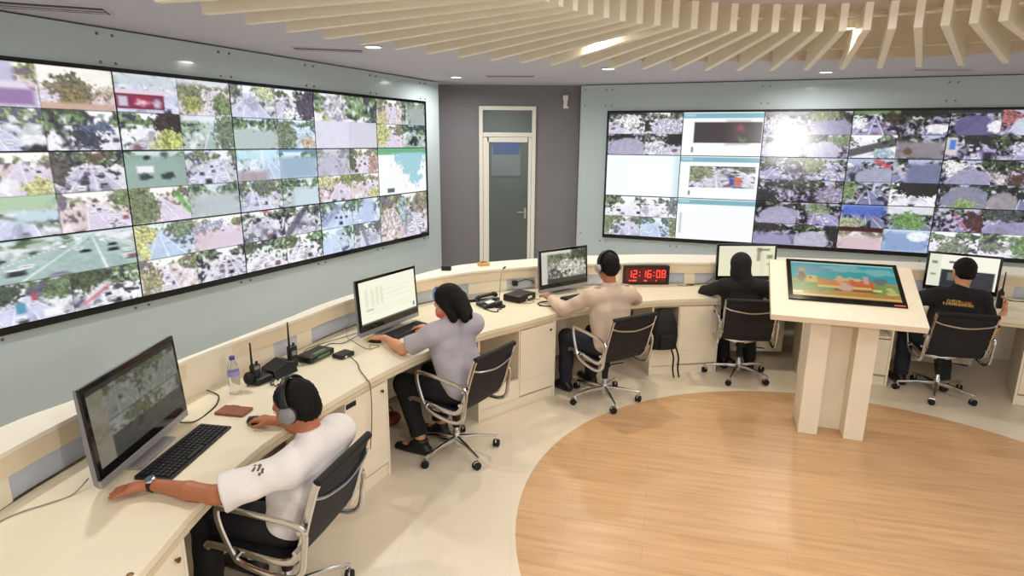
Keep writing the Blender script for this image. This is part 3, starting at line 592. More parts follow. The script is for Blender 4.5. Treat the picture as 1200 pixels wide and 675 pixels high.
Fs = [(p.x, p.y) for p in smoothpath(F, 5)]; Bs = [(p.x, p.y) for p in smoothpath(B, 5)]; Hs = [(p.x, p.y) for p in smoothpath(HB, 5)]
WT = .74
def strip_pts(poly, off):
    out = []
    for i, p in enumerate(poly):
        a = poly[max(i - 1, 0)]; b_ = poly[min(i + 1, len(poly) - 1)]; tx, ty = b_[0] - a[0], b_[1] - a[1]; L = hypot(tx, ty)
        out.append((p[0] - ty / L * off, p[1] + tx / L * off))
    return out
wt = empty('worktop', (0, 0, 0), 0, 'long curved cream desk top running below both video walls', 'desk top')
MB().prism(Fs + Bs[::-1], WT - .035, WT).build('top_board', M['desk'], wt, bevel=.003)
MB().prism(strip_pts(Fs, -.001) + strip_pts(Fs, .02)[::-1], WT - .062, WT - .036).build('front_edge', M['desk_edge'], wt)
MB().lathe([(.001, 0), (.012, 0), (.010, .002), (.001, .003)], 12, Matrix.Translation((-1.262, 1.74, WT))).build('screw_cap', M['brass'], wt)

def along(poly):
    s = [0]
    for i in range(1, len(poly)): s.append(s[-1] + hypot(poly[i][0] - poly[i - 1][0], poly[i][1] - poly[i - 1][1]))
    return s
def cut(poly, s0, s1, step=.06):
    s = along(poly); n = max(2, int((s1 - s0) / step) + 1); o = []
    for v in np.linspace(s0, s1, n): o.append((float(np.interp(v, s, [p[0] for p in poly])), float(np.interp(v, s, [p[1] for p in poly]))))
    return o
hu = empty('desk_hutch', (0, 0, 0), 0, 'low cream raised shelf running along the back of the curved desk', 'raised shelf')
TOT = along(Bs)[-1]; HT = .965
MB().prism(strip_pts(Bs, -.015) + Hs[::-1], HT - .022, HT).build('top_shelf', M['hutch_top'], hu, bevel=.003)
MB().prism(strip_pts(Bs, -.005) + strip_pts(Bs, .015)[::-1], .853, HT - .023).build('fascia', M['fascia'], hu)
MB().prism(strip_pts(Hs, -.03) + strip_pts(Hs, -.008)[::-1], .0, HT - .023).build('rear_board', M['cab'], hu)
spans = [(.1, 1.18), (1.25, 2.38), (2.68, 3.16), (3.31, 4.3), (4.5, 5.1), (5.5, 5.8), (6.0, 6.6), (6.75, 7.37), (7.48, 8.2), (8.35, 9.0), (9.15, 9.8), (9.95, 10.3), (10.42, 11.0)]
for a, b_ in spans:
    p = cut(Bs, a, b_); MB().prism(strip_pts(p, .018) + strip_pts(p, .030)[::-1], WT + .001, .8535).build('back_panel', M['bluegrey'], hu)
prev = .0
for a, b_ in spans + [(TOT, TOT)]:
    if a - prev > .02:
        p = cut(Bs, prev, min(a, TOT)); MB().prism(strip_pts(p, .002) + strip_pts(p, .030)[::-1], WT + .001, .853).build('divider', M['cab'], hu)
    prev = b_

def cabinet(p0, p1, dep, bays, lab, zt=.677, knob_at='r'):
    """p0 to p1: front corners, left to right seen from the room"""
    p0 = Vector((*p0, 0)); p1 = Vector((*p1, 0)); u = (p1 - p0); L = u.length; u.normalize()
    rz = atan2(u.y, u.x)
    e = empty('desk_cabinet', p0, rz, lab, 'cabinet', 'cabinets under the curved desk')
    t = .018
    mb = MB(); mb.box((L / 2, dep - t / 2, (zt + .0) / 2), (L - 2 * t, t, zt)); mb.box((L / 2, dep / 2, zt - t / 2), (L - 2 * t, dep - 2 * t, t)); mb.box((L / 2, dep / 2 + .01, .09), (L - 2 * t, dep - .04, t))
    mb.build('carcass', M['cab_in'], e)
    for x in (t / 2, L - t / 2): MB().box((x, dep / 2, zt / 2), (t, dep, zt)).build('side_panel', M['cab'], e, bevel=.001)
    MB().box((L / 2, .03, .04), (L - 2 * t - .002, .02, .08)).build('plinth', M['cab'], e)
    x = t
    for w, kind, *o in bays:
        ww = (L - 2 * t) * w
        if x > t + .01: MB().box((x, dep / 2, zt / 2 + .05), (t, dep - .02, zt - .12)).build('partition', M['cab'], e)
        cx = x + ww / 2
        if kind == 'door':
            d = MB().box((cx, .009, .1 + (zt - .11) / 2), (ww - .004, t, zt - .115)).build('cabinet_door', M['cab'], e, bevel=.0015)
            kx = cx + (ww / 2 - .05) * (1 if knob_at == 'r' else -1)
            MB().lathe([(.005, 0), (.006, .008), (.011, .012), (.011, .017), (.001, .019)], 12, Matrix.Translation((kx, 0, zt - .06)) @ Matrix.Rotation(pi / 2, 4, 'X')).build('knob', M['brass'], d, smooth=True)
            MB().box((cx, .001, .235), (ww - .004, .003, .003)).build('groove', M['desk_edge'], d)
        elif kind == 'open':
            mb = MB().box((cx, .02, .17), (ww - .004, .03, .16)); mb.build('lower_board', M['cab'], e)
        elif kind == 'drawer':
            d = MB().box((cx, .009, .1 + .17), (ww - .004, t, .33)).build('drawer', M['cab'], e, bevel=.0015)
            MB().lathe([(.005, 0), (.006, .008), (.011, .012), (.011, .017), (.001, .019)], 12, Matrix.Translation((cx, 0, .38)) @ Matrix.Rotation(pi / 2, 4, 'X')).build('knob', M['brass'], d, smooth=True)
            MB().box((cx, dep / 2, .45), (ww - .004, dep - .05, t)).build('shelf', M['cab'], e)
        x += ww
    return e
cabinet((-1.275, 1.3), (-1.25, 2.04), .55, [(.5, 'door'), (.5, 'door')], 'cream cabinet under the near end of the desk, before the white shirted person')
cb_ = cabinet((-.965, 3.27), (-.79, 3.63), .5, [(1, 'door')], 'narrow cream cabinet under the desk between white shirt and grey shirt')
MB().box((.05, -.002, .635), (.085, .004, .03)).build('cable_slot', M['black'], cb_)
cabinet((-.255, 4.405), (.375, 4.935), .5, [(.52, 'open'), (.48, 'door')], 'cream cabinet with open bay right of the grey shirted person')
cabinet((1.30, 5.42), (1.97, 5.525), .5, [(.4, 'open'), (.6, 'door')], 'cream cabinet with open bay holding the black backpack')
cabinet((2.72, 5.45), (3.43, 5.205), .5, [(1, 'drawer')], 'cream cabinet with open shelf over a drawer, behind the kiosk column')
cabinet((4.285, 4.83), (4.78, 4.5), .62, [(1, 'door')], 'cream cabinet at the right photo edge beside the radio holder', knob_at='l')
def modesty(a, b_, lab):
    s = along(Bs); p = cut(Bs, a, b_); q = strip_pts(p, -.10)
    tag(MB().prism(q + strip_pts(p, -.118)[::-1], .06, WT - .036).build('modesty_panel', M['cab']), lab, 'panel', 'boards closing the leg spaces')
modesty(1.15, 2.15, 'cream board closing the leg space of the white shirted person')
modesty(3.05, 4.2, 'cream board closing the leg space of the grey shirted person')
modesty(5.95, 6.75, 'cream board closing the leg space of the beige shirted person')
modesty(7.75, 8.4, 'cream board closing the leg space of the hooded person')
modesty(9.3, 10.15, 'cream board closing the leg space of the person with yellow print')

# ------------------------------------------------------------------ kiosk
KU = Vector((.948, -.317, 0)).normalized(); KN = Vector((-KU.y, KU.x, 0))
kz = atan2(KU.y, KU.x)
k = empty('kiosk', (2.41, 4.215, 0), kz, 'cream touch screen kiosk standing on the round timber floor', 'kiosk')
for x in (-.155, .155): MB().box((x, .16, .49), (.135, .34, .98)).build('column_slab', M['cab'], k, bevel=.004)
MB().box((0, .25, .5), (.18, .2, 1.0)).build('column_core', M['cab'], k)
fl = Vector((2.31 - 2.41, 4.03 - 4.215, 0)); fy = fl.dot(KN); fx = fl.dot(KU)
bk = Vector((2.52 - 2.41, 4.61 - 4.215, 0)); by = bk.dot(KN); bx = bk.dot(KU)
tilt = atan2(1.255 - .965, by - fy); dp = hypot(1.255 - .965, by - fy)
tp = empty('kiosk_top', ((fx + bx) / 2, (fy + by) / 2, (1.255 + .965) / 2)); tp.rotation_euler = (tilt, 0, 0)
tp.parent = k
wd = .98
tb = MB().box((0, 0, -.026), (wd, dp, .052)).build('desk_top', M['cab'], k, bevel=.004, loc=tp.location, rot=(tilt, 0, 0))
sx = .012
hs = MB().box((sx, .095, .006), (.76, .50, .016)).build('touch_screen_bezel', M['blackgloss'], k, bevel=.003, loc=tp.location, rot=(tilt, 0, 0))
bpy.data.objects.remove(tp)
TEX[0] = 0
kw, kh = 200, 112
img = np.zeros((kh, kw, 3)) + np.array((62, 168, 166.))
Y = np.linspace(0, 1, kh)[:, None, None]; img += (1 - Y) * np.array((-8, 0, 10))
for e_ in (('n', .3, .05, .7, .25, (110, 200, 204)), ('n', .7, .1, 1., .3, (110, 204, 206)), ('n', .05, .12, .4, .3, (86, 160, 196)),
          ('r', -.1, .52, 1.1, 1.1, (206, 150, 66), .05), ('n', -.05, .5, .45, .9, (122, 176, 62)), ('n', .7, .55, 1.05, .95, (136, 178, 66)), ('n', .42, .4, .74, .62, (224, 190, 130)),
          ('e', .05, .2, .15, .6, (214, 174, 84)), ('e', .075, .26, .13, .56, (132, 110, 70)), ('r', .15, .4, .25, .6, (226, 190, 98)), ('r', .17, .44, .2, .5, (150, 110, 60)),
          ('r', .25, .46, .36, .68, (206, 140, 62)), ('r', .35, .5, .62, .72, (222, 128, 72)), ('r', .44, .36, .5, .55, (226, 178, 120)), ('r', .56, .46, .78, .7, (212, 104, 66)), ('r', .69, .34, .74, .56, (226, 170, 150)), ('r', .6, .42, .66, .5, (232, 190, 140)),
          ('e', .8, .38, .9, .55, (96, 130, 130)), ('r', .25, .66, .75, .72, (236, 200, 120)), ('r', .4, .74, .8, .8, (150, 80, 50)), ('n', .45, .58, .6, .78, (236, 176, 140)), ('r', .76, .70, .84, .76, (240, 236, 150)), ('e', .88, .62, .97, .86, (226, 220, 96)),
          ('n', .28, .8, .38, .98, (214, 190, 60)), ('r', 0, .84, 1, 1.1, (196, 142, 60), .06), ('r', 0, .93, 1, .97, (232, 206, 150), .03), ('r', 0, .86, .1, .92, (244, 236, 200), .03), ('r', 0, -.1, 1, .03, (206, 236, 230), .04)):
    shape(img, 'e' if e_[0] == 'n' else e_[0], *e_[1:6], s=.018)
kk = grid_mesh('kiosk_picture', img * .86, .70, .42, M['screen'], hs, (sx, .10, .0146)); kk.rotation_euler = (-pi / 2, 0, 0)
MB().box((sx + .33, -.146, .012), (.07, .012, .006)).build('red_mark', M['coral'], hs)  # coral bar below the right end of the picture

# ------------------------------------------------------------------ all in one computers, keyboards
def sheet(h, w, c=(244, 244, 222)): return np.zeros((h, w, 3)) + np.array(c, float)
TEX[0] = 1
P1 = quad(*[street(27, 44, 200 + i, 'G', trees=.3, cars=3) for i in range(4)]) * .42 + np.array((30, 27, 20)); P1[:, :14] = P1[:, :14] * .3 + np.array((120, 112, 98)) * .7; P1[38:, 14:] = P1[38:, 14:] * .4 + 14; P1[:4] = P1[:4] * .2 + 12
P2 = sheet(54, 88, (246, 246, 224)); 
for a in (.1, .2, .28, .36): shape(P2, 'r', a, .2, a + .03, .62, (226, 222, 190), .04)
for y in (.3, .4, .5, .68, .76): shape(P2, 'r', .08, y, .9, y + .012, (228, 226, 200), .03)
shape(P2, 'r', .1, .66, .22, .69, (176, 178, 160), .03); shape(P2, 'r', .93, .8, .96, .9, (110, 110, 104), .03); shape(P2, 'r', .0, .95, 1, 1.1, (60, 62, 58), .02)
P3 = street(54, 88, 206, 'G', trees=.3, cars=3, hor=.3); P3 = P3 * .4 + np.array((170, 160, 136)) * .5
for e_ in (('n', -.1, .1, .7, .4, (110, 122, 84)), ('n', .6, -.1, 1.15, .6, (74, 90, 58)), ('n', .2, .3, 1, .9, (196, 190, 168)), ('n', .14, .5, .28, .8, (84, 80, 74)), ('n', .3, .62, .42, .78, (74, 70, 66)), ('n', .5, .58, .6, .72, (96, 90, 84)), ('r', .1, .85, 1, 1.1, (60, 58, 48), .05), ('r', -.1, 0, .13, 1, (206, 204, 190), .03), ('r', .0, -.1, .65, .1, (214, 214, 200), .05)): shape(P3, *e_)
TEX[0] = 0
P4 = sheet(54, 88, (232, 230, 196)); shape(P4, 'n', -.1, -.1, .7, .4, (236, 222, 206), .05, .6); shape(P4, 'r', .68, .06, .76, .5, (150, 150, 120), .04); shape(P4, 'r', .68, .1, .9, .16, (120, 118, 90), .05); shape(P4, 'r', .86, .3, .96, .42, (140, 132, 118), .05); shape(P4, 'r', .87, .58, .95, .63, (150, 142, 128), .04); shape(P4, 'r', .74, .22, .82, 1, (222, 222, 196), .05)
P5 = sheet(54, 88, (246, 244, 228)); shape(P5, 'r', -.1, 0, .18, 1, (226, 228, 206), .03); shape(P5, 'r', .05, .22, .13, .3, (120, 122, 110), .03); shape(P5, 'r', .05, .6, .13, .66, (150, 152, 136), .03); shape(P5, 'r', .3, .2, .6, .25, (56, 54, 56), .03); shape(P5, 'r', .2, .46, .96, 1, (40, 40, 46), .03); shape(P5, 'r', .3, .54, .45, .78, (110, 110, 108), .03); shape(P5, 'r', .45, .7, .85, .95, (58, 58, 62), .05)
def aio(cx, cy, ang, w, img, lab, zb=.768, h=.40, tilt=4):
    e = empty('desktop_computer', (cx, cy, WT), R_(ang), lab, 'computer', 'all in one computers on the curved desk')
    T = Matrix.Translation((0, 0, zb - WT)) @ Matrix.Rotation(R_(-tilt), 4, 'X')
    def put(o): o.matrix_local = T @ Matrix.Translation(o.location); return o
    # rear shell, bulging
    secs = []
    for x, dpt in ((-.5, .022), (-.46, .036), (-.25, .05), (0, .055), (.25, .05), (.46, .036), (.5, .022)):
        secs.append([Vector((x * w, y, z)) for y, z in ((.0, .0), (dpt * .9, .02), (dpt, h * .4), (dpt * .6, h * .97), (.012, h), (0, h))])
    put(MB().loft(secs).build('rear_shell', M['greyplastic'], e, bevel=.002))
    bz = put(MB().box((0, -.006, .036 + (h - .036) / 2), (w, .014, h - .036)).build('bezel', M['blackgloss'], e, bevel=.003))
    put(MB().box((0, -.005, .018), (w, .016, .034)).build('chin', M['silver'], e, bevel=.003))
    sc = grid_mesh('screen', img, w - .044, h - .098, M['screen'], e, (0, -.0136, .036 + .042 + (h - .098) / 2)); put(sc)
    st_ = MB()
    st_.box((0, .05, .008), (w * .42, .20, .012))
    st_.build('stand_foot', M['silver'], e, bevel=.004)
    MB().loft([[Vector((s * w * .16, y, z)) for s in (-1, 1) for y in ([a, b_] if s < 0 else [b_, a])] for a, b_, z in ((.085, .105, .012), (.05, .075, .09), (.035, .05, .2))]).build('stand_neck', M['greyplastic'], e)
    return e
aio(-1.665, 2.54, 90.9, .69, P1, 'nearest desktop computer, dim grey camera views on its screen, before white shirted person', h=.43)
aio(-.925, 4.45, 61, .67, P2, 'desktop computer showing a pale yellow spreadsheet before the grey shirted person', h=.415)
aio(.50, 5.70, 37.3, .61, P3, 'desktop computer showing a road junction before the beige shirted person')
aio(2.36, 6.02, 2, .61, P4, 'desktop computer with pale yellow page behind the hooded head')
aio(4.19, 5.55, -34, .57, P5, 'desktop computer with white page and dark picture before the person with yellow print')
def keyboard(cx, cy, ang, lab, L=.44, W_=.15):
    e = empty('keyboard', (cx, cy, WT), R_(ang), lab, 'keyboard', 'keyboards on the curved desk')
    MB().loft([[Vector((x, y, z)) for y, z in ((-W_ / 2, 0), (W_ / 2, 0), (W_ / 2, .018), (-W_ / 2, .010))] for x in (-L / 2, L / 2)]).build('case', M['black'], e, bevel=.003)
    mb = MB()
    for r in range(6):
        nk = 20; 
        for q in range(nk):
            x = -L / 2 + .014 + (L - .028) * (q + .5) / nk; y = -W_ / 2 + .012 + (W_ - .024) * (r + .5) / 6
            if r == 0 and 5 < q < 12:
                if q == 8: mb.box((x + .01, y, .0155), (.12, .016, .006))
                continue
            mb.box((x, y, .0145 + .006 * (r / 5)), (.0165, .0165, .006))
    mb.build('key_bed', M['key'], e)
    return e
keyboard(-1.50, 2.56, 86, 'black keyboard under the left hand of the white shirted person', .50, .16)
keyboard(-.80, 4.42, 62, 'black keyboard between the hands of the grey shirted person')
keyboard(.63, 5.48, 36, 'black keyboard under the arm of the beige shirted person', .36, .14)
# ------------------------------------------------------------------ things on the desk
def mouse(x, y, rz, lab):
    e = empty('computer_mouse', (x, y, WT), rz, lab, 'mouse')
    MB().ball((0, 0, .004), (.031, .055, .034), 12).build('shell', M['black'], e, smooth=True)
    MB().tube([(0, .03, .033), (0, .045, .024)], .004, 8).build('wheel', M['greyplastic'], e)
    return e
mouse(-1.30, 2.86, R_(80), 'black mouse under the right hand of the white shirted person')
mouse(-.985, 4.165, R_(65), 'black mouse under the left hand of the grey shirted person')
w = empty('wallet', (-1.47, 2.98, WT), R_(80), 'brown leather wallet case lying flat on the desk by the mouse', 'wallet')
MB().box((0, 0, .009), (.10, .165, .016)).build('case_cover', M['wallet'], w, bevel=.005)
MB().box((.052, .03, .009), (.02, .05, .008)).build('strap', M['wallet'], w, bevel=.002)
b = empty('water_bottle', (-1.575, 3.235, WT), 0, 'clear water bottle with purple cap and label on the desk', 'bottle')
MB().lathe([(.001, .003), (.029, .002), (.031, .012), (.030, .05), (.0315, .06), (.030, .1), (.031, .14), (.024, .175), (.013, .198), (.012, .21), (.001, .212)], 24).build('bottle_body', M['bottle'], b, smooth=True)
MB().lathe([(.0318, .108), (.0323, .108), (.0323, .135), (.0318, .135)], 24).build('label', M['plabel'], b, smooth=True)
MB().lathe([(.015, .203), (.015, .222), (.001, .224)], 18).build('cap', M['purple'], b, smooth=True)

def radio(x, y, z, rz, lab, tilt=0, name='handheld_radio', hgt=.13, ant=.17):
    e = empty(name, (x, y, z), rz, lab, 'radio', 'handheld radios'); e.rotation_euler = (tilt, 0, rz)
    MB().box((0, 0, hgt / 2), (.056, .036, hgt)).build('body', M['black'], e, bevel=.006)
    MB().tube([(-.018, 0, hgt - .003), (-.018, 0, hgt + .02), (-.018, 0, hgt + ant)], [.008, .0065, .0042], 10).build('antenna', M['rubber'], e, smooth=True)
    MB().lathe([(.008, hgt - .003), (.008, hgt + .015), (.001, hgt + .016)], 12, Matrix.Translation((.014, 0, 0))).build('knob', M['black'], e, smooth=True)
    MB().box((0, -.019, hgt * .68), (.034, .003, .03)).build('display_window', M['greyplastic'], e)
    MB().box((0, -.0195, hgt * .3), (.036, .004, .045)).build('keypad', M['key'], e, bevel=.001)
    return e
radio(-1.52, 3.39, WT + .045, R_(60), 'handheld radio in the bulky black desk charger, beside the bottle', hgt=.07, ant=.14)
radio(-1.395, 3.66, WT, R_(60), 'upright black handheld radio standing behind the white shirted person head', hgt=.14, ant=.16)
c = empty('radio_charger', (-1.50, 3.42, WT), R_(62), 'bulky black two-way radio charger behind the white shirted person head', 'charger')
MB().box((-.02, -.01, .022), (.12, .10, .042)).build('cradle', M['black'], c, bevel=.012)
MB().loft([[Vector((x, y, z)) for y, z in ((-.07, .0), (.07, .0), (.06, h_), (-.05, h_ * .9))] for x, h_ in ((.05, .06), (.16, .09), (.22, .07))]).build('base_unit', M['black'], c, bevel=.006)
MB().ball((-.085, 0, .045), (.03, .035, .04), 10).build('hand_microphone', M['rubber'], c, smooth=True)
coil = [(.02 + .05 * cos(t * .9) + .004 * cos(9 * t), -.13 + .045 * sin(t * .9), .012 + .006 * sin(9 * t)) for t in np.linspace(0, 12, 120)]
MB().tube(coil, .004, 6).build('coiled_cord', M['cable'], c, smooth=True)
r = empty('modem', (-1.305, 3.82, WT), R_(68), 'black modem with green print lying between radio and computer', 'modem')
MB().box((0, 0, .026), (.24, .13, .04)).build('case', M['black'], r, bevel=.008)
MB().box((.01, -.066, .026), (.12, .003, .018)).build('green_print', M['green'], r)
MB().box((.01, -.03, .0465), (.12, .03, .001)).build('top_print', M['green'], r)
for k_ in range(4): MB().box((-.08 + .02 * k_, -.066, .018), (.008, .003, .006)).build('port', M['greyplastic'], r)
s = empty('switch_box', (-1.125, 3.85, WT), R_(60), 'small flat black box on the desk right of the modem', 'box')
MB().box((0, 0, .016), (.12, .09, .028)).build('case', M['black'], s, bevel=.005)
MB().box((-.02, -.046, .014), (.02, .003, .012)).build('socket', M['whiteplastic'], s)

def cable(pts, r_, lab, m_='cable', name='cable'):
    P = smoothpath(pts, 8); return tag(MB().tube(P, r_, 6).build(name, M[m_], smooth=True), lab, 'cable')
z = WT + .004
cable([(-1.95, 1.7, z), (-1.94, 1.9, z), (-1.92, 2.02, z), (-1.885, 2.08, z), (-1.82, 2.14, z), (-1.775, 2.2, z), (-1.755, 2.27, z + .03)], .003, 'grey cable running along the desk to the nearest computer lower left corner', 'cablegrey')
cable([(-1.70, 2.80, z + .03), (-1.62, 2.86, z), (-1.60, 3.02, z), (-1.62, 3.12, z), (-1.66, 3.2, z), (-1.74, 3.24, z + .01)], .004, 'black cable from the nearest computer to behind the water bottle')
cable([(-1.36, 3.74, .79), (-1.38, 3.9, z + .03), (-1.33, 4.08, z + .01), (-1.22, 4.18, z + .02), (-1.08, 4.22, .80)], .003, 'thin cable from the standing radio to the spreadsheet computer')
cable([(-1.33, 3.95, z), (-1.29, 4.1, z), (-1.2, 4.12, z), (-1.1, 4.25, z + .03)], .003, 'thin black cable behind the modem')
cable([(-1.21, 4.37, .90), (-1.19, 4.27, .86), (-1.2, 4.22, z + .02), (-1.13, 4.15, z), (-1.0, 4.0, z), (-.93, 4.06, z), (-1.0, 4.08, z), (-.97, 3.98, z)], .0025, 'thin grey cable curled on the desk below the spreadsheet computer', 'cablegrey')
cable([(-1.08, 3.80, .77), (-1.0, 3.72, z), (-.955, 3.6, z + .002), (-.875, 3.445, z + .002), (-.852, 3.435, .70), (-.852, 3.435, .5), (-.865, 3.41, .3)], .003, 'thin black cable hanging over the desk front between white and grey shirts')

t = empty('telephone', (-.20, 5.17, WT), R_(-60), 'black desk telephone behind the grey shirted person', 'telephone')
MB().loft([[Vector((x, y, z_)) for y, z_ in ((-.09, 0), (.09, 0), (.09, .055), (-.09, .025))] for x in (-.085, .085)]).build('base', M['black'], t, bevel=.006)
MB().tube(smoothpath([(-.055, -.1, .05), (-.055, -.07, .075), (-.055, .0, .085), (-.055, .08, .09), (-.055, .1, .07)], 5), [.02] * 6 + [.014] * 8 + [.02] * 7, 10).build('handset', M['black'], t, smooth=True)
MB().box((.03, -.01, .045), (.07, .07, .006), Matrix.Rotation(R_(9), 3, 'X')).build('keypad', M['whiteplastic'], t, bevel=.001)
cable([(-.24, 5.06, z), (-.17, 4.98, z), (-.12, 4.97, z), (-.12, 5.03, z), (-.09, 5.06, z)], .006, 'thick black telephone cord curling on the desk near the desk edge')
g = empty('gooseneck_microphone', (-.105, 5.14, WT), 0, 'slim gooseneck microphone on round black foot, by the telephone', 'microphone')
MB().lathe([(.05, 0), (.05, .012), (.02, .022), (.001, .024)], 20).build('foot', M['black'], g, smooth=True)
MB().tube(smoothpath([(0, 0, .02), (.0, 0, .16), (.01, .03, .28), (.03, .08, .33)], 6), .004, 8).build('gooseneck', M['silver'], g, smooth=True)
MB().tube([(.028, .075, .328), (.045, .11, .335)], .008, 10).build('mic_head', M['black'], g, smooth=True)
x = empty('control_box', (.07, 5.40, WT), R_(52), 'black control box with white sticker between the telephone and the junction computer', 'box')
MB().box((0, 0, .032), (.25, .19, .06)).build('case', M['black'], x, bevel=.008)
MB().box((.03, -.097, .035), (.06, .002, .022)).build('sticker', M['whiteplastic'], x)
MB().box((-.02, -.097, .014), (.016, .002, .012)).build('small_sticker', M['whiteplastic'], x)
l = empty('document_tray', (-.30, 5.42, WT), R_(20), 'flat grey tray lying behind the grey shirted person hair', 'tray')
MB().box((0, 0, .02), (.32, .2, .008)).build('tray_board', M['greyplastic'], l, bevel=.002)
MB().box((0, -.1, .012), (.32, .012, .024)).build('front_lip', M['black'], l, bevel=.002)
for sx_ in (-.13, .13): MB().box((sx_, .05, .008), (.02, .06, .016)).build('tray_foot', M['black'], l)
a = empty('power_adapter', (.02, 5.755, WT + .075), R_(24), 'black plug adapter on the raised shelf front panel', 'adapter')
MB().box((0, -.02, 0), (.045, .05, .05)).build('plug', M['black'], a, bevel=.005)
MB().tube(smoothpath([(.02, -.03, .01), (.09, -.02, .025), (.15, -.01, .02), (.2, .0, .0), (.22, .01, -.03)], 6), .005, 6).build('lead', M['cable'], a, smooth=True)
cable([(.24, 5.18, z), (.35, 5.16, z), (.43, 5.26, z), (.38, 5.33, z), (.28, 5.31, z), (.23, 5.24, z), (.27, 5.18, z)], .006, 'black looped cord on the desk beside the beige shirted elbow')
cable([(.02, 5.3, z), (.15, 5.25, z), (.2, 5.34, z), (.12, 5.36, z), (.26, 5.42, z)], .0025, 'thin grey cord beside the control box', 'cablegrey')
cable([(1.68, 6.03, z), (1.75, 5.99, z), (1.85, 6.03, z), (1.78, 6.06, z), (1.95, 6.05, z + .01), (2.08, 6.07, z + .09), (2.13, 6.06, .90)], .003, 'thin dark cord between the red clock and the hooded person computer')
cable([(4.55, 5.47, z + .03), (4.65, 5.48, z), (4.75, 5.45, z), (4.9, 5.38, z)], .005, 'dark cord on the desk at the right photo edge')
tag(MB().box((-.62, 5.62, HT + .022), (.09, .07, .044)).build('speaker_box', M['black'], bevel=.006), 'small black box on the raised shelf below the left wall corner', 'box')
o = empty('wooden_block', (-.28, 5.84, HT), R_(25), 'small tan wooden block on the raised shelf before the door', 'block')
MB().box((0, 0, .017), (.11, .06, .034)).build('block', M['wood_small'], o, bevel=.005); MB().box((0, 0, .037), (.06, .03, .008)).build('peg', M['brass'], o, bevel=.003)

# ------------------------------------------------------------------ red clock: seven segment digits
ck = empty('digital_clock', (1.365, 6.035, WT), R_(2), 'black clock with red digits 12:16:08 on the desk behind the beige shirt', 'clock')
cw, chh = .47, .195
MB().box((0, .03, chh / 2), (cw, .06, chh)).build('case', M['black'], ck, bevel=.005)
MB().box((-.01, -.001, chh / 2 + .005), (cw - .06, .004, chh - .05)).build('face', M['red_dim'], ck)
SEG = {'0': 'abcdef', '1': 'bc', '2': 'abged', '6': 'afedcg', '8': 'abcdefg'}
def digit(ch, x0, z0, w, h, t, par):
    mb = MB(); pos = {'a': ((w / 2, h), 0), 'g': ((w / 2, h / 2), 0), 'd': ((w / 2, 0), 0), 'f': ((0, h * .75), 1), 'b': ((w, h * .75), 1), 'e': ((0, h * .25), 1), 'c': ((w, h * .25), 1)}
    for s in SEG[ch]:
        (px, pz), vert = pos[s]
        mb.box((x0 + px, -.004, z0 + pz), (t, .003, h / 2 - t * .3) if vert else (w + t * .6, .003, t))
    mb.build('digit', M['red_led'], par)
dx = -.19
for ch in '12:16:08':
    if ch == ':':
        MB().box((dx + .008, -.004, .095), (.011, .003, .011)).box((dx + .008, -.004, .13), (.011, .003, .011)).build('colon', M['red_led'], ck); dx += .036
    else:
        digit(ch, dx, .078, .032, .07, .0105, ck); dx += .055
for xa, ww in ((-.17, .02), (-.125, .05), (-.01, .03), (.10, .012)): MB().box((xa, -.004, .045), (ww, .003, .014)).build('small_sign', M['red_led'], ck)

# ------------------------------------------------------------------ backpack, red bag
bp = empty('backpack', (1.41, 5.42, .1), R_(10), 'black backpack stuffed in the open desk bay behind the beige shirt', 'backpack')
secs = []
for z_, rx, ry, oy in ((.17, .10, .07, 0), (.2, .125, .1, 0), (.32, .135, .11, -.01), (.44, .12, .1, 0), (.52, .085, .08, .01), (.555, .03, .03, .02)):
    secs.append([Vector((rx * math.copysign(abs(cos(t_)) ** .7, cos(t_)), oy + ry * math.copysign(abs(sin(t_)) ** .7, sin(t_)), z_)) for t_ in np.linspace(0, 2 * pi, 20, endpoint=False)])
bo = MB().loft(secs).build('bag_body', M['bag'], bp, smooth=True); sm = bo.modifiers.new('sub', 'SUBSURF'); sm.levels = sm.render_levels = 1
MB().loft([[Vector((x_, y_, z_)) for x_, y_ in ((-.08, -.06), (.08, -.06), (.075, -.135), (-.075, -.135))] for z_ in (.2, .34)]).build('front_pocket', M['bag'], bp, bevel=.02)
for sx_ in (-.02, .03): MB().tube(smoothpath([(.05 + sx_, -.1, .24), (.07 + sx_, -.15, .14), (.065 + sx_, -.165, .03), (.085 + sx_, -.16, -.06)], 6), .011, 6, flat=.3).build('strap', M['bag'], bp, smooth=True)
rb = empty('shoe_bag', (-.95, 4.33, 0), R_(40), 'small dark red bag on the floor under the desk by the grey shirted person', 'bag')
MB().ball((0, 0, .055), (.11, .07, .055), 10).build('bag_body', M['redshoe'], rb, smooth=True)
MB().tube(smoothpath([(-.05, 0, .09), (-.03, .01, .14), (.03, .01, .14), (.05, 0, .09)], 5), .006, 6).build('handle', M['redshoe'], rb, smooth=True)

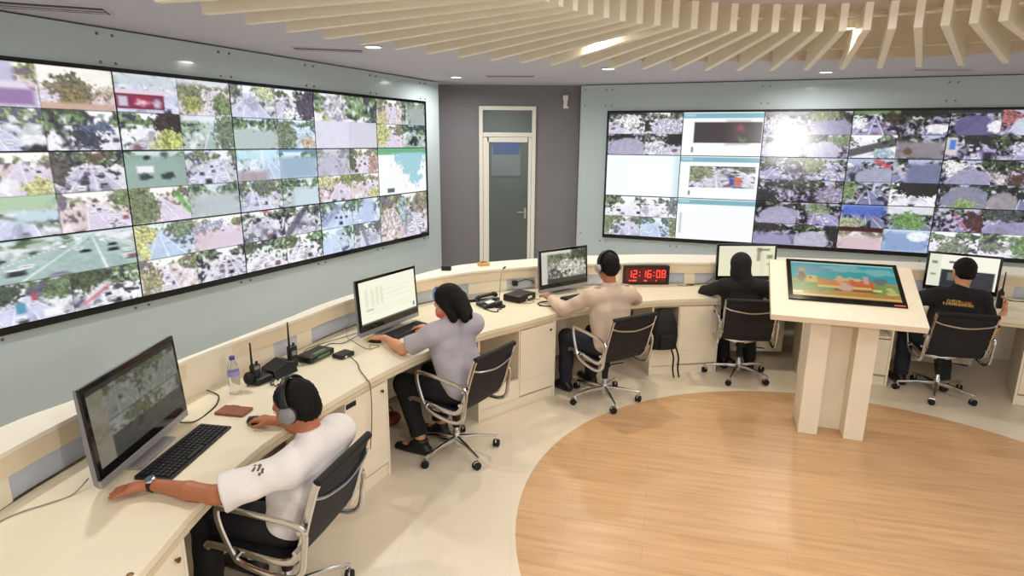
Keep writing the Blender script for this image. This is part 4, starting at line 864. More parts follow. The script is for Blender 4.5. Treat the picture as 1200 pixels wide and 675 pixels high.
# ------------------------------------------------------------------ office chairs
def make_chair():
    root = empty('office_chair')
    prof = smoothpath([(0, .235, .415), (0, .22, .432), (0, .10, .428), (0, -.06, .412), (0, -.16, .415), (0, -.215, .455), (0, -.25, .54), (0, -.285, .66), (0, -.33, .80), (0, -.345, .815)], 6)
    w = .205
    # sling with cross ribs
    th = .010; pts = []
    L = [0]
    for i in range(1, len(prof)): L.append(L[-1] + (prof[i] - prof[i - 1]).length)
    dense = []
    nn = 110
    for v in np.linspace(0, L[-1], nn):
        dense.append(Vector((0, float(np.interp(v, L, [p.y for p in prof])), float(np.interp(v, L, [p.z for p in prof])))))
    top, botm = [], []
    for i, p in enumerate(dense):
        a = dense[max(i - 1, 0)]; b_ = dense[min(i + 1, nn - 1)]; t_ = (b_ - a).normalized(); nr = Vector((0, -t_.z, t_.y)) * -1
        if nr.z < 0 and i < 40: nr = -nr
        r_ = .002 * abs(sin(pi * i / 5.5))
        top.append(p + nr * (th / 2 + r_)); botm.append(p - nr * (th / 2 + r_))
    mb = MB(); X = (-w, -w * .5, 0, w * .5, w); sag = (0, .006, .009, .006, 0)
    secs = [[Vector((x_, p[1], p[2] - s_)) for x_, s_ in zip(X, sag)] + [Vector((x_, q_[1], q_[2] - s_)) for x_, s_ in zip(X[::-1], sag)] for p, q_ in zip(top, botm)]
    mb.loft(secs); mb.build('seat_sling', M['mesh'], root, smooth=True)
    MB().tube([(-w - .012, -.338, .815), (w + .012, -.338, .815)], .019, 12).build('top_roll', M['rubber'], root, smooth=True)
    MB().tube([(-w - .012, .238, .415), (w + .012, .238, .415)], .017, 12).build('front_roll', M['rubber'], root, smooth=True)
    for sx_ in (-1, 1):
        fr = MB().tube([Vector((sx_ * (w + .012), p.y, p.z)) for p in dense[::3]] , .017, 8, flat=.55, up=(1, 0, 0))
        fr = MB().tube([Vector((sx_ * (w + .012), p.y, p.z)) for p in dense[::3]], .010, 8, flat=1.8, up=(1, 0, 0))
        fr.build('side_rail', M['chrome'], root, smooth=True)
        x_ = sx_ * (w + .04)
        loop = smoothpath([(x_, -.27, .615), (x_ * 1.03, -.1, .645), (x_ * 1.04, .09, .655), (x_ * 1.04, .125, .635), (x_ * 1.03, .115, .55), (x_ * 1.0, .075, .43), (x_, .04, .395), (x_, -.06, .37), (x_, -.18, .365), (x_, -.25, .40), (x_, -.272, .5)], 5, closed=True)
        MB().tube(loop, .0105, 8, closed=True, flat=1.35, up=(1, 0, 0)).build('armrest', M['chrome'], root, smooth=True)
        for yy, zz in ((-.262, .60), (-.235, .50), (.06, .425)):
            MB().tube([(sx_ * w, yy, zz), (x_ + sx_ * .012, yy, zz)], .011, 8).build('mounting_bolt', M['chrome'], root, smooth=True)
    MB().tube(smoothpath([(-w - .01, -.318, .745), (-w * .75, -.335, .725), (0, -.345, .708), (w * .75, -.335, .725), (w + .01, -.318, .745)], 6), .0085, 8, flat=1.5, up=(0, 0, 1)).build('back_stretcher', M['chrome'], root, smooth=True)
    MB().tube(smoothpath([(-w - .01, .02, .415), (-w * .7, .01, .37), (0, 0, .335), (w * .7, .01, .37), (w + .01, .02, .415)], 6), .012, 8, flat=1.6, up=(0, 1, 0)).build('seat_stretcher', M['chrome'], root, smooth=True)
    MB().lathe([(.001, .33), (.038, .33), (.045, .30), (.03, .285), (.026, .22), (.026, .19), (.001, .19)], 20).build('tilt_housing', M['rubber'], root, smooth=True)
    MB().lathe([(.001, .27), (.016, .27), (.016, .16), (.024, .15), (.027, .06), (.02, .05), (.001, .05)], 20).build('column', M['chrome'], root, smooth=True)
    MB().tube([(.03, .0, .30), (.17, .02, .285), (.22, .02, .28)], .006, 8).build('lever', M['rubber'], root, smooth=True)
    for k_ in range(5):
        a_ = R_(90 + 72 * k_ + 14); d_ = Vector((cos(a_), sin(a_), 0))
        MB().tube([d_ * .018 + Vector((0, 0, .105)), d_ * .15 + Vector((0, 0, .10)), d_ * .285 + Vector((0, 0, .082)), d_ * .30 + Vector((0, 0, .078))], [.020, .015, .011, .009], 8, flat=.75, up=(0, 0, 1)).build('base_leg', M['chrome'], root, smooth=True)
        c_ = empty('caster', d_ * .295, R_(37 * k_)); c_.parent = root
        c = MB().tube([(0, 0, .085), (0, 0, .055)], .009, 8)
        c.build('caster_stem', M['chrome'], c_, smooth=True)
        for sg in (-1, 1):
            MB().lathe([(.001, -.009), (.02, -.010), (.027, -.006), (.027, .006), (.02, .010), (.001, .009)], 18, Matrix.Translation((sg * .013, .012, .027)) @ Matrix.Rotation(pi / 2, 4, 'Y')).build('wheel', M['rubber'], c_, smooth=True)
        MB().box((0, .010, .045), (.012, .05, .025)).build('caster_hood', M['chrome'], c_, bevel=.005)
    return root
HUB = {1: ((-1.045, 2.47), (-.968, .25)), 2: ((-.385, 3.95), (-.831, .556)), 3: ((.80, 4.88), (-.51, .86)), 4: ((2.15, 5.44), (.18, .98)), 5: ((3.76, 5.04), (.25, .97))}
CHL = {1: 'black and chrome office chair under the white shirted person in the foreground', 2: 'black and chrome office chair under the grey shirted person', 3: 'black and chrome office chair under the beige shirted person', 4: 'black and chrome office chair under the black hooded person', 5: 'black and chrome office chair under the person with yellow back print'}
ch0 = make_chair()
for k_ in range(1, 6):
    o = ch0 if k_ == 1 else copy_tree(ch0)
    (x_, y_), (fx_, fy_) = HUB[k_]
    o.location = (x_, y_, 0); o.rotation_euler = (0, 0, atan2(fy_, fx_) - pi / 2)
    tag(o, CHL[k_], 'chair', 'chrome office chairs at the desk')
# ------------------------------------------------------------------ people: one continuous surface each, from blended tapered limbs
class Field:
    def __init__(s, lo, hi, res):
        s.lo = np.array(lo, float); s.res = res; s.n = (np.ceil((np.array(hi) - s.lo) / res)).astype(int) + 1
        s.V = np.full(s.n, .06, np.float32)
    def sub(s, lo, hi):
        a = np.clip(np.floor((np.array(lo) - s.lo) / s.res).astype(int), 0, s.n - 1); b = np.clip(np.ceil((np.array(hi) - s.lo) / s.res).astype(int) + 1, 1, s.n)
        if np.any(b <= a): return None
        ax = [(s.lo[i] + s.res * np.arange(a[i], b[i])).astype(np.float32) for i in range(3)]
        return tuple(slice(a[i], b[i]) for i in range(3)), np.meshgrid(*ax, indexing='ij')
    def put(s, sl, d, k, cutd=None):
        if cutd is not None: d = np.maximum(d, cutd)
        o = s.V[sl]
        if k > 0:
            h = np.clip(.5 + .5 * (o - d) / k, 0, 1); s.V[sl] = o * (1 - h) + d * h - k * h * (1 - h)
        else: s.V[sl] = np.minimum(o, d)
    def cap(s, a, b, ra, rb=None, k=.02, cut=None, wob=0.):
        rb = ra if rb is None else rb; a = np.array(a, float); b = np.array(b, float); m = max(ra, rb) + k + 3 * s.res
        q = s.sub(np.minimum(a, b) - m, np.maximum(a, b) + m)
        if q is None: return
        sl, (X, Y, Z) = q; d = b - a; L2 = max(float(d @ d), 1e-9)
        t = np.clip(((X - a[0]) * d[0] + (Y - a[1]) * d[1] + (Z - a[2]) * d[2]) / L2, 0, 1)
        D = np.sqrt((X - a[0] - t * d[0]) ** 2 + (Y - a[1] - t * d[1]) ** 2 + (Z - a[2] - t * d[2]) ** 2) - (ra + (rb - ra) * t)
        if wob: D = D + wob * np.sin(30 * Z + 17 * X + 2 * np.sin(9 * Y + 6 * X)) * np.sin(19 * X - 23 * Y + 7 * Z) + wob * .5 * np.sin(55 * Z - 31 * Y + 3 * np.sin(13 * X)) * np.sin(11 * X + 5)
        c = None
        if cut is not None: c = (X - cut[0][0]) * cut[1][0] + (Y - cut[0][1]) * cut[1][1] + (Z - cut[0][2]) * cut[1][2]
        s.put(sl, D, k, c)
    def ell(s, c, r, Mx=None, k=.02, cut=None):
        c = np.array(c, float); r = np.array(r, float); m = r.max() + k + 3 * s.res
        q = s.sub(c - m, c + m)
        if q is None: return
        sl, (X, Y, Z) = q; P = np.stack([X - c[0], Y - c[1], Z - c[2]], -1)
        W = P @ np.array(Mx) if Mx is not None else P
        l = np.sqrt(((W / r) ** 2).sum(-1)); g = np.sqrt(((W / r ** 2) ** 2).sum(-1)) + 1e-6
        D = l * (l - 1) / g; D = np.where(l < .2, -r.min() * (1 - l), D)
        cc = None
        if cut is not None:
            for p, n in (cut if isinstance(cut, list) else [cut]):
                e = (X - p[0]) * n[0] + (Y - p[1]) * n[1] + (Z - p[2]) * n[2]; cc = e if cc is None else np.maximum(cc, e)
        s.put(sl, D, k, cc)
    def carve(s, p, n):
        sl, (X, Y, Z) = s.sub(s.lo - 1, s.lo + s.res * s.n + 1)
        s.V = np.maximum(s.V, (X - p[0]) * n[0] + (Y - p[1]) * n[1] + (Z - p[2]) * n[2]).astype(np.float32)
    def dent(s, c, r, k=.008):
        c = np.array(c, float); m = r + .03; q = s.sub(c - m, c + m)
        if q is None: return
        sl, (X, Y, Z) = q; D = r - np.sqrt((X - c[0]) ** 2 + (Y - c[1]) ** 2 + (Z - c[2]) ** 2); o = s.V[sl]
        h = np.clip(.5 - .5 * (o - D) / k, 0, 1); s.V[sl] = o * (1 - h) + D * h + k * h * (1 - h)
    def mesh(s, name, material, parent=None):
        V = s.V; S = V < 0; n = V.shape
        C8 = [(i, j, k) for i in (0, 1) for j in (0, 1) for k in (0, 1)]
        sl = lambda o: tuple(slice(o[d], n[d] - 1 + o[d]) for d in range(3))
        cnt = np.zeros([x - 1 for x in n], np.int8)
        for o in C8: cnt += S[sl(o)]
        act = np.argwhere((cnt > 0) & (cnt < 8)); idx = np.full(cnt.shape, -1, np.int64); idx[tuple(act.T)] = np.arange(len(act))
        acc = np.zeros((len(act), 3)); num = np.zeros(len(act))
        for a in C8:
            for d in range(3):
                if a[d]: continue
                b = list(a); b[d] = 1
                va = V[tuple((act + a).T)]; vb = V[tuple((act + b).T)]; m = (va < 0) != (vb < 0)
                t = va[m] / (va[m] - vb[m]); p = np.repeat(np.array(a, float)[None], m.sum(), 0); p[:, d] = t
                acc[m] += p; num[m] += 1
        co = (act + acc / num[:, None]) * s.res + s.lo
        quads = []
        for d in range(3):
            u, v = (d + 1) % 3, (d + 2) % 3
            A = [slice(None)] * 3; Bq = [slice(None)] * 3
            A[d] = slice(0, n[d] - 1); Bq[d] = slice(1, n[d])
            ch = S[tuple(A)] != S[tuple(Bq)]; e = np.argwhere(ch)
            e = e[(e[:, u] > 0) & (e[:, v] > 0) & (e[:, u] < n[u] - 1) & (e[:, v] < n[v] - 1)]
            ins = S[tuple(e.T)]
            def cell(du, dv):
                q = e.copy(); q[:, u] += du; q[:, v] += dv; return idx[tuple(q.T)]
            q = np.stack([cell(-1, -1), cell(0, -1), cell(0, 0), cell(-1, 0)], -1)
            q[~ins] = q[~ins][:, ::-1]; quads.append(q)
        q = np.concatenate(quads); q = q[(q >= 0).all(1)]
        # two rounds of light smoothing
        for _ in range(2):
            sm = np.zeros_like(co); c_ = np.zeros(len(co))
            for i in range(4):
                np.add.at(sm, q[:, i], co[q[:, (i + 1) % 4]]); np.add.at(c_, q[:, i], 1)
            ok = c_ > 0; co[ok] = co[ok] * .6 + .4 * sm[ok] / c_[ok][:, None]
        me = bpy.data.meshes.new(name); me.from_pydata(co.tolist(), [], q.tolist()); me.materials.append(material)
        me.polygons.foreach_set('use_smooth', [True] * len(me.polygons)); me.update()
        o = bpy.data.objects.new(name, me); COL.objects.link(o)
        if parent is not None: o.parent = parent
        return o
def V3(*a): return np.array(a, float)
def unit(v): return v / (np.linalg.norm(v) + 1e-9)
def ik(S, W, l1, l2, hint):
    d = W - S; L = min(np.linalg.norm(d), (l1 + l2) * .995); u = unit(d); W = S + u * L
    a = (l1 * l1 - l2 * l2 + L * L) / (2 * L); h = math.sqrt(max(l1 * l1 - a * a, 0)); hn = hint - u * (hint @ u)
    return S + u * a + unit(hn) * h, W
def hand(f, w, d, pn, side, curl=.35, spread=.18, sc=.92, thumb=.7, rad=1.):
    """w wrist, d pointing direction, pn out of the palm, side: direction of the thumb"""
    d = unit(d); pn = unit(pn - d * (pn @ d)); sdir = unit(side - d * (side @ d) - pn * (side @ pn))
    tips = []
    for i, (off, ln) in enumerate(((.030, .072), (.0105, .080), (-.009, .075), (-.0275, .058))):
        b = w + d * .088 * sc + sdir * off * sc
        f.cap(w + sdir * off * .45 * sc + d * .01, b, .0145 * rad, .0115 * rad, k=.014)
        dd = unit(d + sdir * (off / .03) * spread); p = b; an = curl * .5
        for j, (fr, r0, r1) in enumerate(((.45, .0092, .0085), (.32, .0085, .0078), (.23, .0078, .0066))):
            q = p + (dd * math.cos(an) + pn * math.sin(an)) * ln * fr * sc
            f.cap(p, q, r0 * rad, r1 * rad, k=.003); p = q; an += curl
        tips.append(p)
    b = w + d * .028 * sc + sdir * .026 * sc + pn * .004; m = b + unit(d * .62 + sdir * thumb + pn * .25) * .042 * sc; t = m + unit(d * .9 + sdir * thumb * .35 + pn * .25) * .034 * sc
    f.cap(w + d * .015, b, .014 * rad, .0135 * rad, k=.012); f.cap(b, m, .0125 * rad, .0098 * rad, k=.006); f.cap(m, t, .0096 * rad, .0075 * rad, k=.003)
    return tips

def person(num, sp):
    (hx, hy), (fx, fy) = HUB[num]; n_ = hypot(fx, fy); fx, fy = fx / n_, fy / n_
    def L(x, y, z): dx, dy = x - hx, y - hy; return V3(dx * fy - dy * fx, dx * fx + dy * fy, z)
    def dirL(x, y, z): return V3(x * fy - y * fx, x * fx + y * fy, z)
    res = sp.get('res', .006); P = {}
    head = V3(*sp['head']); shl = V3(*sp['shl']); shr = V3(*sp['shr']); hip = V3(0, sp.get('hipy', -.10), .50)
    sm = (shl + shr) / 2; nb = sm + V3(0, .015, .045)
    wl = L(*sp['wl']) if not sp.get('local') else V3(*sp['wl']); wr = L(*sp['wr']) if not sp.get('local') else V3(*sp['wr'])
    el, wl = ik(shl, wl, sp.get('l1', .27), sp.get('l2', .245), V3(*sp.get('hl', (-1, -.2, -.7)))); er, wr = ik(shr, wr, sp.get('l1', .27), sp.get('l2', .245), V3(*sp.get('hr', (1, -.2, -.7))))
    if 'er' in sp: er = V3(*sp['er'])
    if 'el' in sp: el = V3(*sp['el'])
    kl, kr, al, ar = [V3(*q) for q in sp['legs']]
    lo = np.minimum.reduce([head - .2, wl - .22, wr - .22, kl - .15, al - .2, V3(-.4, -.42, .0)]); hi = np.maximum.reduce([head + .2, wl + .22, wr + .22, kr + .15, ar + .25, V3(.4, .2, 1.)])
    lo[2] = -.005
    # --- head orientation
    yw, pt, rl = sp.get('look', (0, 0, 0)); Hm = np.array((Matrix.Rotation(R_(yw), 3, 'Z') @ Matrix.Rotation(R_(pt), 3, 'X') @ Matrix.Rotation(R_(rl), 3, 'Y')))
    def Hp(x, y, z): return head + Hm @ V3(x, y, z)
    def limbs(f, g, cuts):
        return
    f = Field(lo, hi, res)
    chest = sm + V3(0, .01, -.13); belly = hip * .6 + sm * .4 + V3(0, .02, -.02)
    wd = sp.get('wide', 1.)
    f.ell(hip + V3(0, 0, .03), (.155 * wd, .115, .10), k=.03)
    for s_ in (-1, 1):
        f.cap(hip + V3(s_ * .06 * wd, 0, .05), belly + V3(s_ * .055 * wd, 0, 0), .092, .09, k=.05)
        f.cap(belly + V3(s_ * .055 * wd, 0, 0), chest + V3(s_ * .07 * wd, 0, 0), .09, .095, k=.05)
    f.cap(shl + V3(.02, 0, 0), shr - V3(.02, 0, 0), .06, .06, k=.05)
    f.cap(nb + V3(-.03, 0, 0), shl, .045, .045, k=.05); f.cap(nb + V3(.03, 0, 0), shr, .045, .045, k=.05)
    f.cap(nb - V3(0, 0, .03), Hp(0, -.025, -.05), .052, .048, k=.03)
    for s_, S, E, W in ((-1, shl, el, wl), (1, shr, er, wr)):
        f.cap(S, E, .046, .037, k=.03); f.cap(E, E * .6 + W * .4, .037, .037, k=.015); f.cap(E * .6 + W * .4, W, .036, .0235, k=.015)
    for s_, K, A in ((-1, kl, al), (1, kr, ar)):
        f.cap(hip + V3(s_ * .085, .02, -.01), K, .078, .055, k=.03); f.cap(K, A, .052, .036, k=.02)
        toe = A + unit(V3(s_ * .15, 1, 0) if not sp.get('toes') else V3(*sp['toes'])) * .15; toe[2] = .03
        f.cap(A - V3(0, .02, .03), toe, .03, .024, k=.02); P[s_] = (A, toe)
    # head
    f.ell(Hp(0, -.005, .028), (.074, .094, .088), Hm, k=.02); f.ell(Hp(0, .028, -.045), (.056, .066, .070), Hm, k=.03); f.ell(Hp(0, .062, -.085), (.022, .022, .02), Hm, k=.02)
    f.cap(Hp(0, .088, .015), Hp(0, .104, -.022), .008, .012, k=.012); f.cap(Hp(-.035, .078, .028), Hp(.035, .078, .028), .011, .011, k=.014)
    f.cap(Hp(-.018, .083, -.058), Hp(.018, .083, -.058), .008, .008, k=.008)
    for s_ in (-1, 1):
        f.dent(Hp(s_ * .031, .099, .012), .014); f.ell(Hp(s_ * .077, -.008, -.005), (.010, .02, .031), Hm, k=.006); f.ell(Hp(s_ * .04, .062, -.025), (.025, .02, .02), Hm, k=.02)
    for W, E, s_, key in ((wl, el, 1, 'hl_'), (wr, er, -1, 'hr_')):
        h = sp.get(key, {}); d = dirL(*h['d']) if 'd' in h else unit(W - E); pn = V3(*h.get('pn', (0, 0, -1))); sd = V3(*h['sd']) if 'sd' in h else V3(s_, 0, 0)
        P[key] = hand(f, W, d, pn, sd, curl=h.get('curl', .3), spread=h.get('spread', .16), thumb=h.get('thumb', .7), rad=sp.get('hrad', 1.))
    body = f.mesh('person', sp['skin']); 
    body.location = (hx, hy, 0); body.rotation_euler = (0, 0, atan2(fy, fx) - pi / 2)
    tag(body, sp['label'], 'person')
    # eyes and mouth
    for s_ in (-1, 1):
        if sp.get('eyes', True):
            e = MB().ball(tuple(Hp(s_ * .031, .082, .012)), .0115, 8).build('eye', M['eyewhite'], body, smooth=True)
            MB().ball(tuple(Hp(s_ * .031, .0905, .012)), .005, 6).build('iris', M['iris'], e, smooth=True)
    if sp.get('mouth', True): MB().tube([tuple(Hp(x_, .0915 - abs(x_) * .25, -.058)) for x_ in (-.02, -.01, 0, .01, .02)], [.003, .005, .0055, .005, .003], 6).build('lips', M['lip'], body, smooth=True)
    # --- hair
    if sp['hair'] == 'short':
        g = Field(head - .16, head + .16, .005)
        cuts = [(Hp(0, .052, .06), Hm @ unit(V3(0, .78, -.62))), (Hp(0, -.03, -.062), Hm @ unit(V3(0, .25, -1)))]
        g.ell(Hp(0, -.012, .034), (.083, .099, .093), Hm, k=.0, cut=cuts); g.ell(Hp(0, -.045, -.02), (.068, .062, .06), Hm, k=.02, cut=cuts)
        g.V += (.003 * np.sin(np.arange(g.n[0]) * 1.3)[:, None, None] * np.sin(np.arange(g.n[2]) * .9)[None, None]).astype(np.float32)
        g.mesh('hair', M['hair'], body)
    elif sp['hair'] == 'bob':
        g = Field(head - .26, head + .2, .006)
        cuts = [(Hp(0, .062, .05), Hm @ unit(V3(0, .93, -.37)))]
        g.ell(Hp(0, -.015, .035), (.092, .106, .098), Hm, k=0, cut=cuts)
        for s_ in (-1, 1): g.cap(Hp(s_ * .07, -.005, .0), Hp(s_ * .078, -.02, -.105), .034, .028, k=.03)
        for x_ in (-.05, -.015, .02, .055): g.cap(Hp(x_, -.075, .0), Hp(x_ * 1.1, -.085, -.125 - .015 * sin(x_ * 90)), .042, .026, k=.025)
        g.mesh('hair', M['hair'], body)
    elif sp['hair'] == 'scarf':
        g = Field(head - .3, head + .2, .006)
        g.ell(Hp(0, -.01, .03), (.092, .108, .100), Hm, k=0, cut=(Hp(0, .07, .0), Hm @ V3(0, 1, .1))); g.ell(Hp(0, -.02, -.05), (.086, .09, .09), Hm, k=.03, cut=(Hp(0, .06, 0), Hm @ V3(0, 1, .1)))
        g.cap(Hp(0, -.02, -.08), nb + V3(0, -.005, .0), .078, .085, k=.04); g.cap(nb + V3(-.06, 0, -.02), nb + V3(.06, 0, -.02), .066, .066, k=.05); g.cap(Hp(0, .02, -.115), nb + V3(0, .06, -.03), .05, .07, k=.04)
        g.mesh('head_scarf', M['black_cloth'], body)
    # --- shirt
    g = Field(lo, hi, .0085); t = .017; wob = .005
    hem = sp.get('hem', .47)
    for s_ in (-1, 1):
        g.cap(hip + V3(s_ * .065 * wd, -.005, .03), belly + V3(s_ * .058 * wd, 0, 0), .098 + t, .094 + t, k=.05, wob=wob)
        g.cap(belly + V3(s_ * .058 * wd, 0, 0), chest + V3(s_ * .072 * wd, 0, 0), .094 + t, .097 + t, k=.05, wob=wob)
    g.ell(hip + V3(0, 0, .02), (.165 * wd + .008, .122 + .012, .09), k=.03)
    g.cap(shl + V3(.02, 0, 0), shr - V3(.02, 0, 0), .06 + t * .8, .06 + t * .8, k=.05)
    g.cap(nb + V3(-.03, -.005, -.012), shl, .045 + t * .6, .047 + t * .7, k=.05); g.cap(nb + V3(.03, -.005, -.012), shr, .045 + t * .6, .047 + t * .7, k=.05)
    g.carve((0, 0, hem), (0, 0, -1))
    sl = sp.get('sleeve', .8)
    for S, E, W in ((shl, el, wl), (shr, er, wr)):
        if sl <= 1:
            c = S + (E - S) * sl; g.cap(S, E, .048 + t, .046 + t * 1.1 + sp.get('slv', .004), k=.03, cut=(c, unit(E - S)), wob=wob)
        else:
            g.cap(S, E, .048 + t, .042 + t * .9, k=.03, wob=wob); c = E + (W - E) * (sl - 1); g.cap(E, W, .042 + t * .9, .03 + t * .6, k=.02, cut=(c, unit(W - E)), wob=wob)
    col = nb + V3(0, -.002, .012); g.cap(col, col + (Hp(0, -.025, -.05) - nb) * .5, .066, .063, k=.008, cut=(col + (Hp(0, -.025, -.05) - nb) * .40, unit(Hp(0, -.025, -.05) - nb)))
    shirt = g.mesh('shirt', sp['shirt'], body)
    # --- trousers
    g = Field(np.minimum(np.minimum(kl, al) - .2, V3(-.3, -.35, 0)), np.maximum(np.maximum(kr, ar) + .2, V3(.3, .2, .7)), .009); t = .014
    g.ell(hip + V3(0, 0, .01), (.155 * wd + t, .115 + t, .095 + t), k=.03, cut=(V3(0, 0, .60), V3(0, 0, 1)))
    for s_, K, A in ((-1, kl, al), (1, kr, ar)):
        g.cap(hip + V3(s_ * .085, .02, -.01), K, .08 + t, .058 + t, k=.04, wob=.003)
        an = A + (K - A) * sp.get('cuff', .0); g.cap(K, A, .057 + t, .045 + t, k=.03, cut=(an, unit(A - K)), wob=.004)
    g.mesh('trousers', sp['trousers'], body)
    for s_ in (-1, 1):
        A, toe = P[s_]; g = Field(np.minimum(A, toe) - .1, np.maximum(A, toe) + .1, .006)
        heel = A + (A - toe) * .28; heel[2] = .035
        g.cap(heel, toe + (toe - A) * .25 + V3(0, 0, -.002), .04, .037, k=0); g.cap((heel + toe) / 2 + V3(0, 0, .02), A - V3(0, 0, .01), .042, .048, k=.03, cut=(A + V3(0, 0, .02), V3(0, 0, 1))); g.carve((0, 0, .004), (0, 0, -1))
        g.mesh('shoe', sp.get('shoes', M['shoe']), body)
    return body, dict(Hp=Hp, Hm=Hm, wl=wl, wr=wr, el=el, er=er, shl=shl, shr=shr, P=P, nb=nb, sm=sm, shirt=shirt, chest=chest, belly=belly)

def headphones(body, K, lab, band=M['black'], cup=M['greyplastic'], sc=1., name='headphones', mic=False):
    Hp, Hm = K['Hp'], K['Hm']; W = body.matrix_world if False else (Matrix.Translation(body.location) @ Matrix.Rotation(body.rotation_euler[2], 4, 'Z'))
    c = W @ Vector(Hp(0, -.01, .03)); R3 = W.to_3x3() @ Matrix(Hm.tolist())
    e = empty(name, c, 0, lab, 'headphones'); e.rotation_euler = R3.to_euler()
    arc = [(.097 * sin(a), -.005, .097 * cos(a) * 1.02 + .008) for a in np.linspace(-1.75, 1.75, 25)]
    MB().tube(arc, .0095 * sc, 8, flat=2.0, up=(0, 1, 0)).build('headband', band, e, smooth=True) if False else MB().tube(arc, .008 * sc, 8, flat=2.2 * sc).build('headband', band, e, smooth=True)
    for s_ in (-1, 1):
        Q = Matrix.Translation((s_ * .084, .0, -.032)) @ Matrix.Rotation(s_ * pi / 2, 4, 'Y')
        c_ = MB().lathe([(.001, .034), (.022 * sc, .034), (.032 * sc, .028), (.038 * sc, .014), (.038 * sc, .010), (.001, .010)], 24, Q).build('ear_cup', cup, e, smooth=True)
        MB().lathe([(.001, .010), (.04 * sc, .010), (.043 * sc, .003), (.038 * sc, -.006), (.001, -.006)], 24, Q).build('ear_pad', M['rubber'], c_, smooth=True)
    if mic: MB().tube(smoothpath([(-.1, .01, -.04), (-.1, .06, -.07), (-.06, .11, -.09)], 5), .004, 6).build('mic_boom', M['rubber'], e, smooth=True)
    return e

LEG = ((-.12, .33, .49), (.12, .33, .49), (-.13, .30, .09), (.13, .30, .09))
p1, K1 = person(1, dict(res=.0048, head=(-.0, -.12, 1.025), look=(4, -20, 0), shl=(-.175, -.18, .83), shr=(.18, -.21, .84), el=(-.35, .03, .785), l1=.3, l2=.3, wl=(-1.465, 2.215, .782), wr=(-1.19, 2.80, .782), hl=(-1, -.25, -.55), hr=(1, .1, -.5),
    slv=.012, hl_=dict(d=(-1, -.3, -.10), curl=.16, spread=.22), hr_=dict(d=(-1, .45, -.05), curl=.42, spread=.12), legs=((-.13, .30, .50), (.13, .32, .50), (-.14, .32, .09), (.14, .30, .09)),
    skin=M['skin1'], hair='short', shirt=M['white_shirt'], trousers=M['trousers'], sleeve=.93, hem=.465, label='person in white short sleeved shirt and headphones, seated nearest, left hand flat on the desk'))
headphones(p1, K1, 'black headphones with grey ear cups on the white shirted person')
p2, K2 = person(2, dict(res=.0052, head=(.0, .05, 1.085), look=(18, -25, 0), shl=(-.175, .05, .905), shr=(.17, -.03, .91), el=(-.25, .25, .785), l1=.29, l2=.29, wl=(-.905, 4.12, .785), wr=(-.62, 4.36, .79), hl=(-1, -.3, -.5), hr=(1, -.1, -.5),
    hl_=dict(d=(-.9, .35, -.08), curl=.3), hr_=dict(d=(-.8, .5, -.05), curl=.4), legs=((-.17, .33, .49), (.12, .33, .49), (-.17, .18, .10), (.10, .22, .10)),
    cuff=.1, skin=M['skin2'], hair='bob', shirt=M['grey_shirt'], trousers=M['trousers'], sleeve=.78, hem=.46, label='person with black bob hair in grey short sleeved shirt, typing at the spreadsheet computer'))
p3, K3 = person(3, dict(res=.006, head=(.0, .03, 1.15), look=(-6, -10, 0), shl=(-.17, -.0, .925), shr=(.17, -.06, .92), el=(-.30, .2, .79), wl=(.33, 5.24, .795), wr=(1.0, 5.42, .79), hl=(-1, -.2, -.6), hr=(1, -.5, -.5),
    hl_=dict(d=(-.45, .85, .12), curl=.5), legs=((-.17, .33, .49), (.12, .33, .49), (-.18, .32, .09), (.12, .34, .09)), l1=.29, l2=.27,
    skin=M['skin1'], hair='short', shirt=M['beige_shirt'], trousers=M['jeans'], sleeve=1.92, hem=.47, label='person in beige long sleeved shirt with headphones, reaching to the road junction computer'))
bpy.context.view_layer.update()
for key, sg in (('shl', -1), ('shr', 1)):
    for t_ in (0,):
        o_ = Vector(tuple(K3[key] * .72 + K3['nb'] * .28)) + Vector((0, 0, .3)); hit, loc, nr, _ = K3['shirt'].ray_cast(o_, Vector((0, 0, -1)))
        if hit: MB().box(loc + nr * .002, (.085, .045, .006), nr.to_track_quat('Z', 'Y').to_matrix()).build('shoulder_strap', mat('strap_cloth', (188, 164, 140), .8), K3['shirt'], bevel=.003)
headphones(p3, K3, 'black headphones on the beige shirted person', cup=M['silver'])
bpy.context.view_layer.update()
p4, K4 = person(4, dict(res=.006, head=(-.06, .03, 1.055), look=(4, -6, 0), shl=(-.20, -.02, .865), shr=(.15, -.02, .865), local=True, wl=(-.16, .36, .79), wr=(.12, .38, .79), hl=(-1, .1, -.45), hr=(1, .1, -.45),
    legs=((-.12, .32, .49), (.12, .32, .49), (-.10, .22, .09), (.14, .20, .09)), skin=M['skin2'], hair='scarf', shirt=M['black_cloth'], trousers=M['trousers'], sleeve=1.95, hem=.47, wide=.95,
    label='person in black head scarf and black top, seen from behind at the pale yellow page'))
p5, K5 = person(5, dict(res=.006, head=(.07, .03, 1.10), look=(-4, -20, 0), shl=(-.15, -.03, .89), shr=(.21, -.03, .89), local=True, er=(.34, .0, .61), wl=(-.2, .40, .79), wr=(.44, .085, .77), hl=(-1, .1, -.5), hr=(.6, -.9, -.9), l1=.29, l2=.25,
    hr_=dict(d=(.0, .0, 1), pn=(-.9, .3, 0), sd=(-.3, -1, 0), curl=.55), legs=((-.19, .30, .49), (.10, .32, .49), (-.22, .20, .09), (.10, .12, .09)),
    skin=M['skin2'], hair='short', shirt=M['black_cloth'], trousers=M['jeans'], sleeve=.9, hem=.46, wide=1.08, label='person in black shirt with yellow print on the back, holding a handheld radio'))
def toworld(body, p): return (Matrix.Translation(body.location) @ Matrix.Rotation(body.rotation_euler[2], 4, 'Z')) @ Vector(tuple(p))
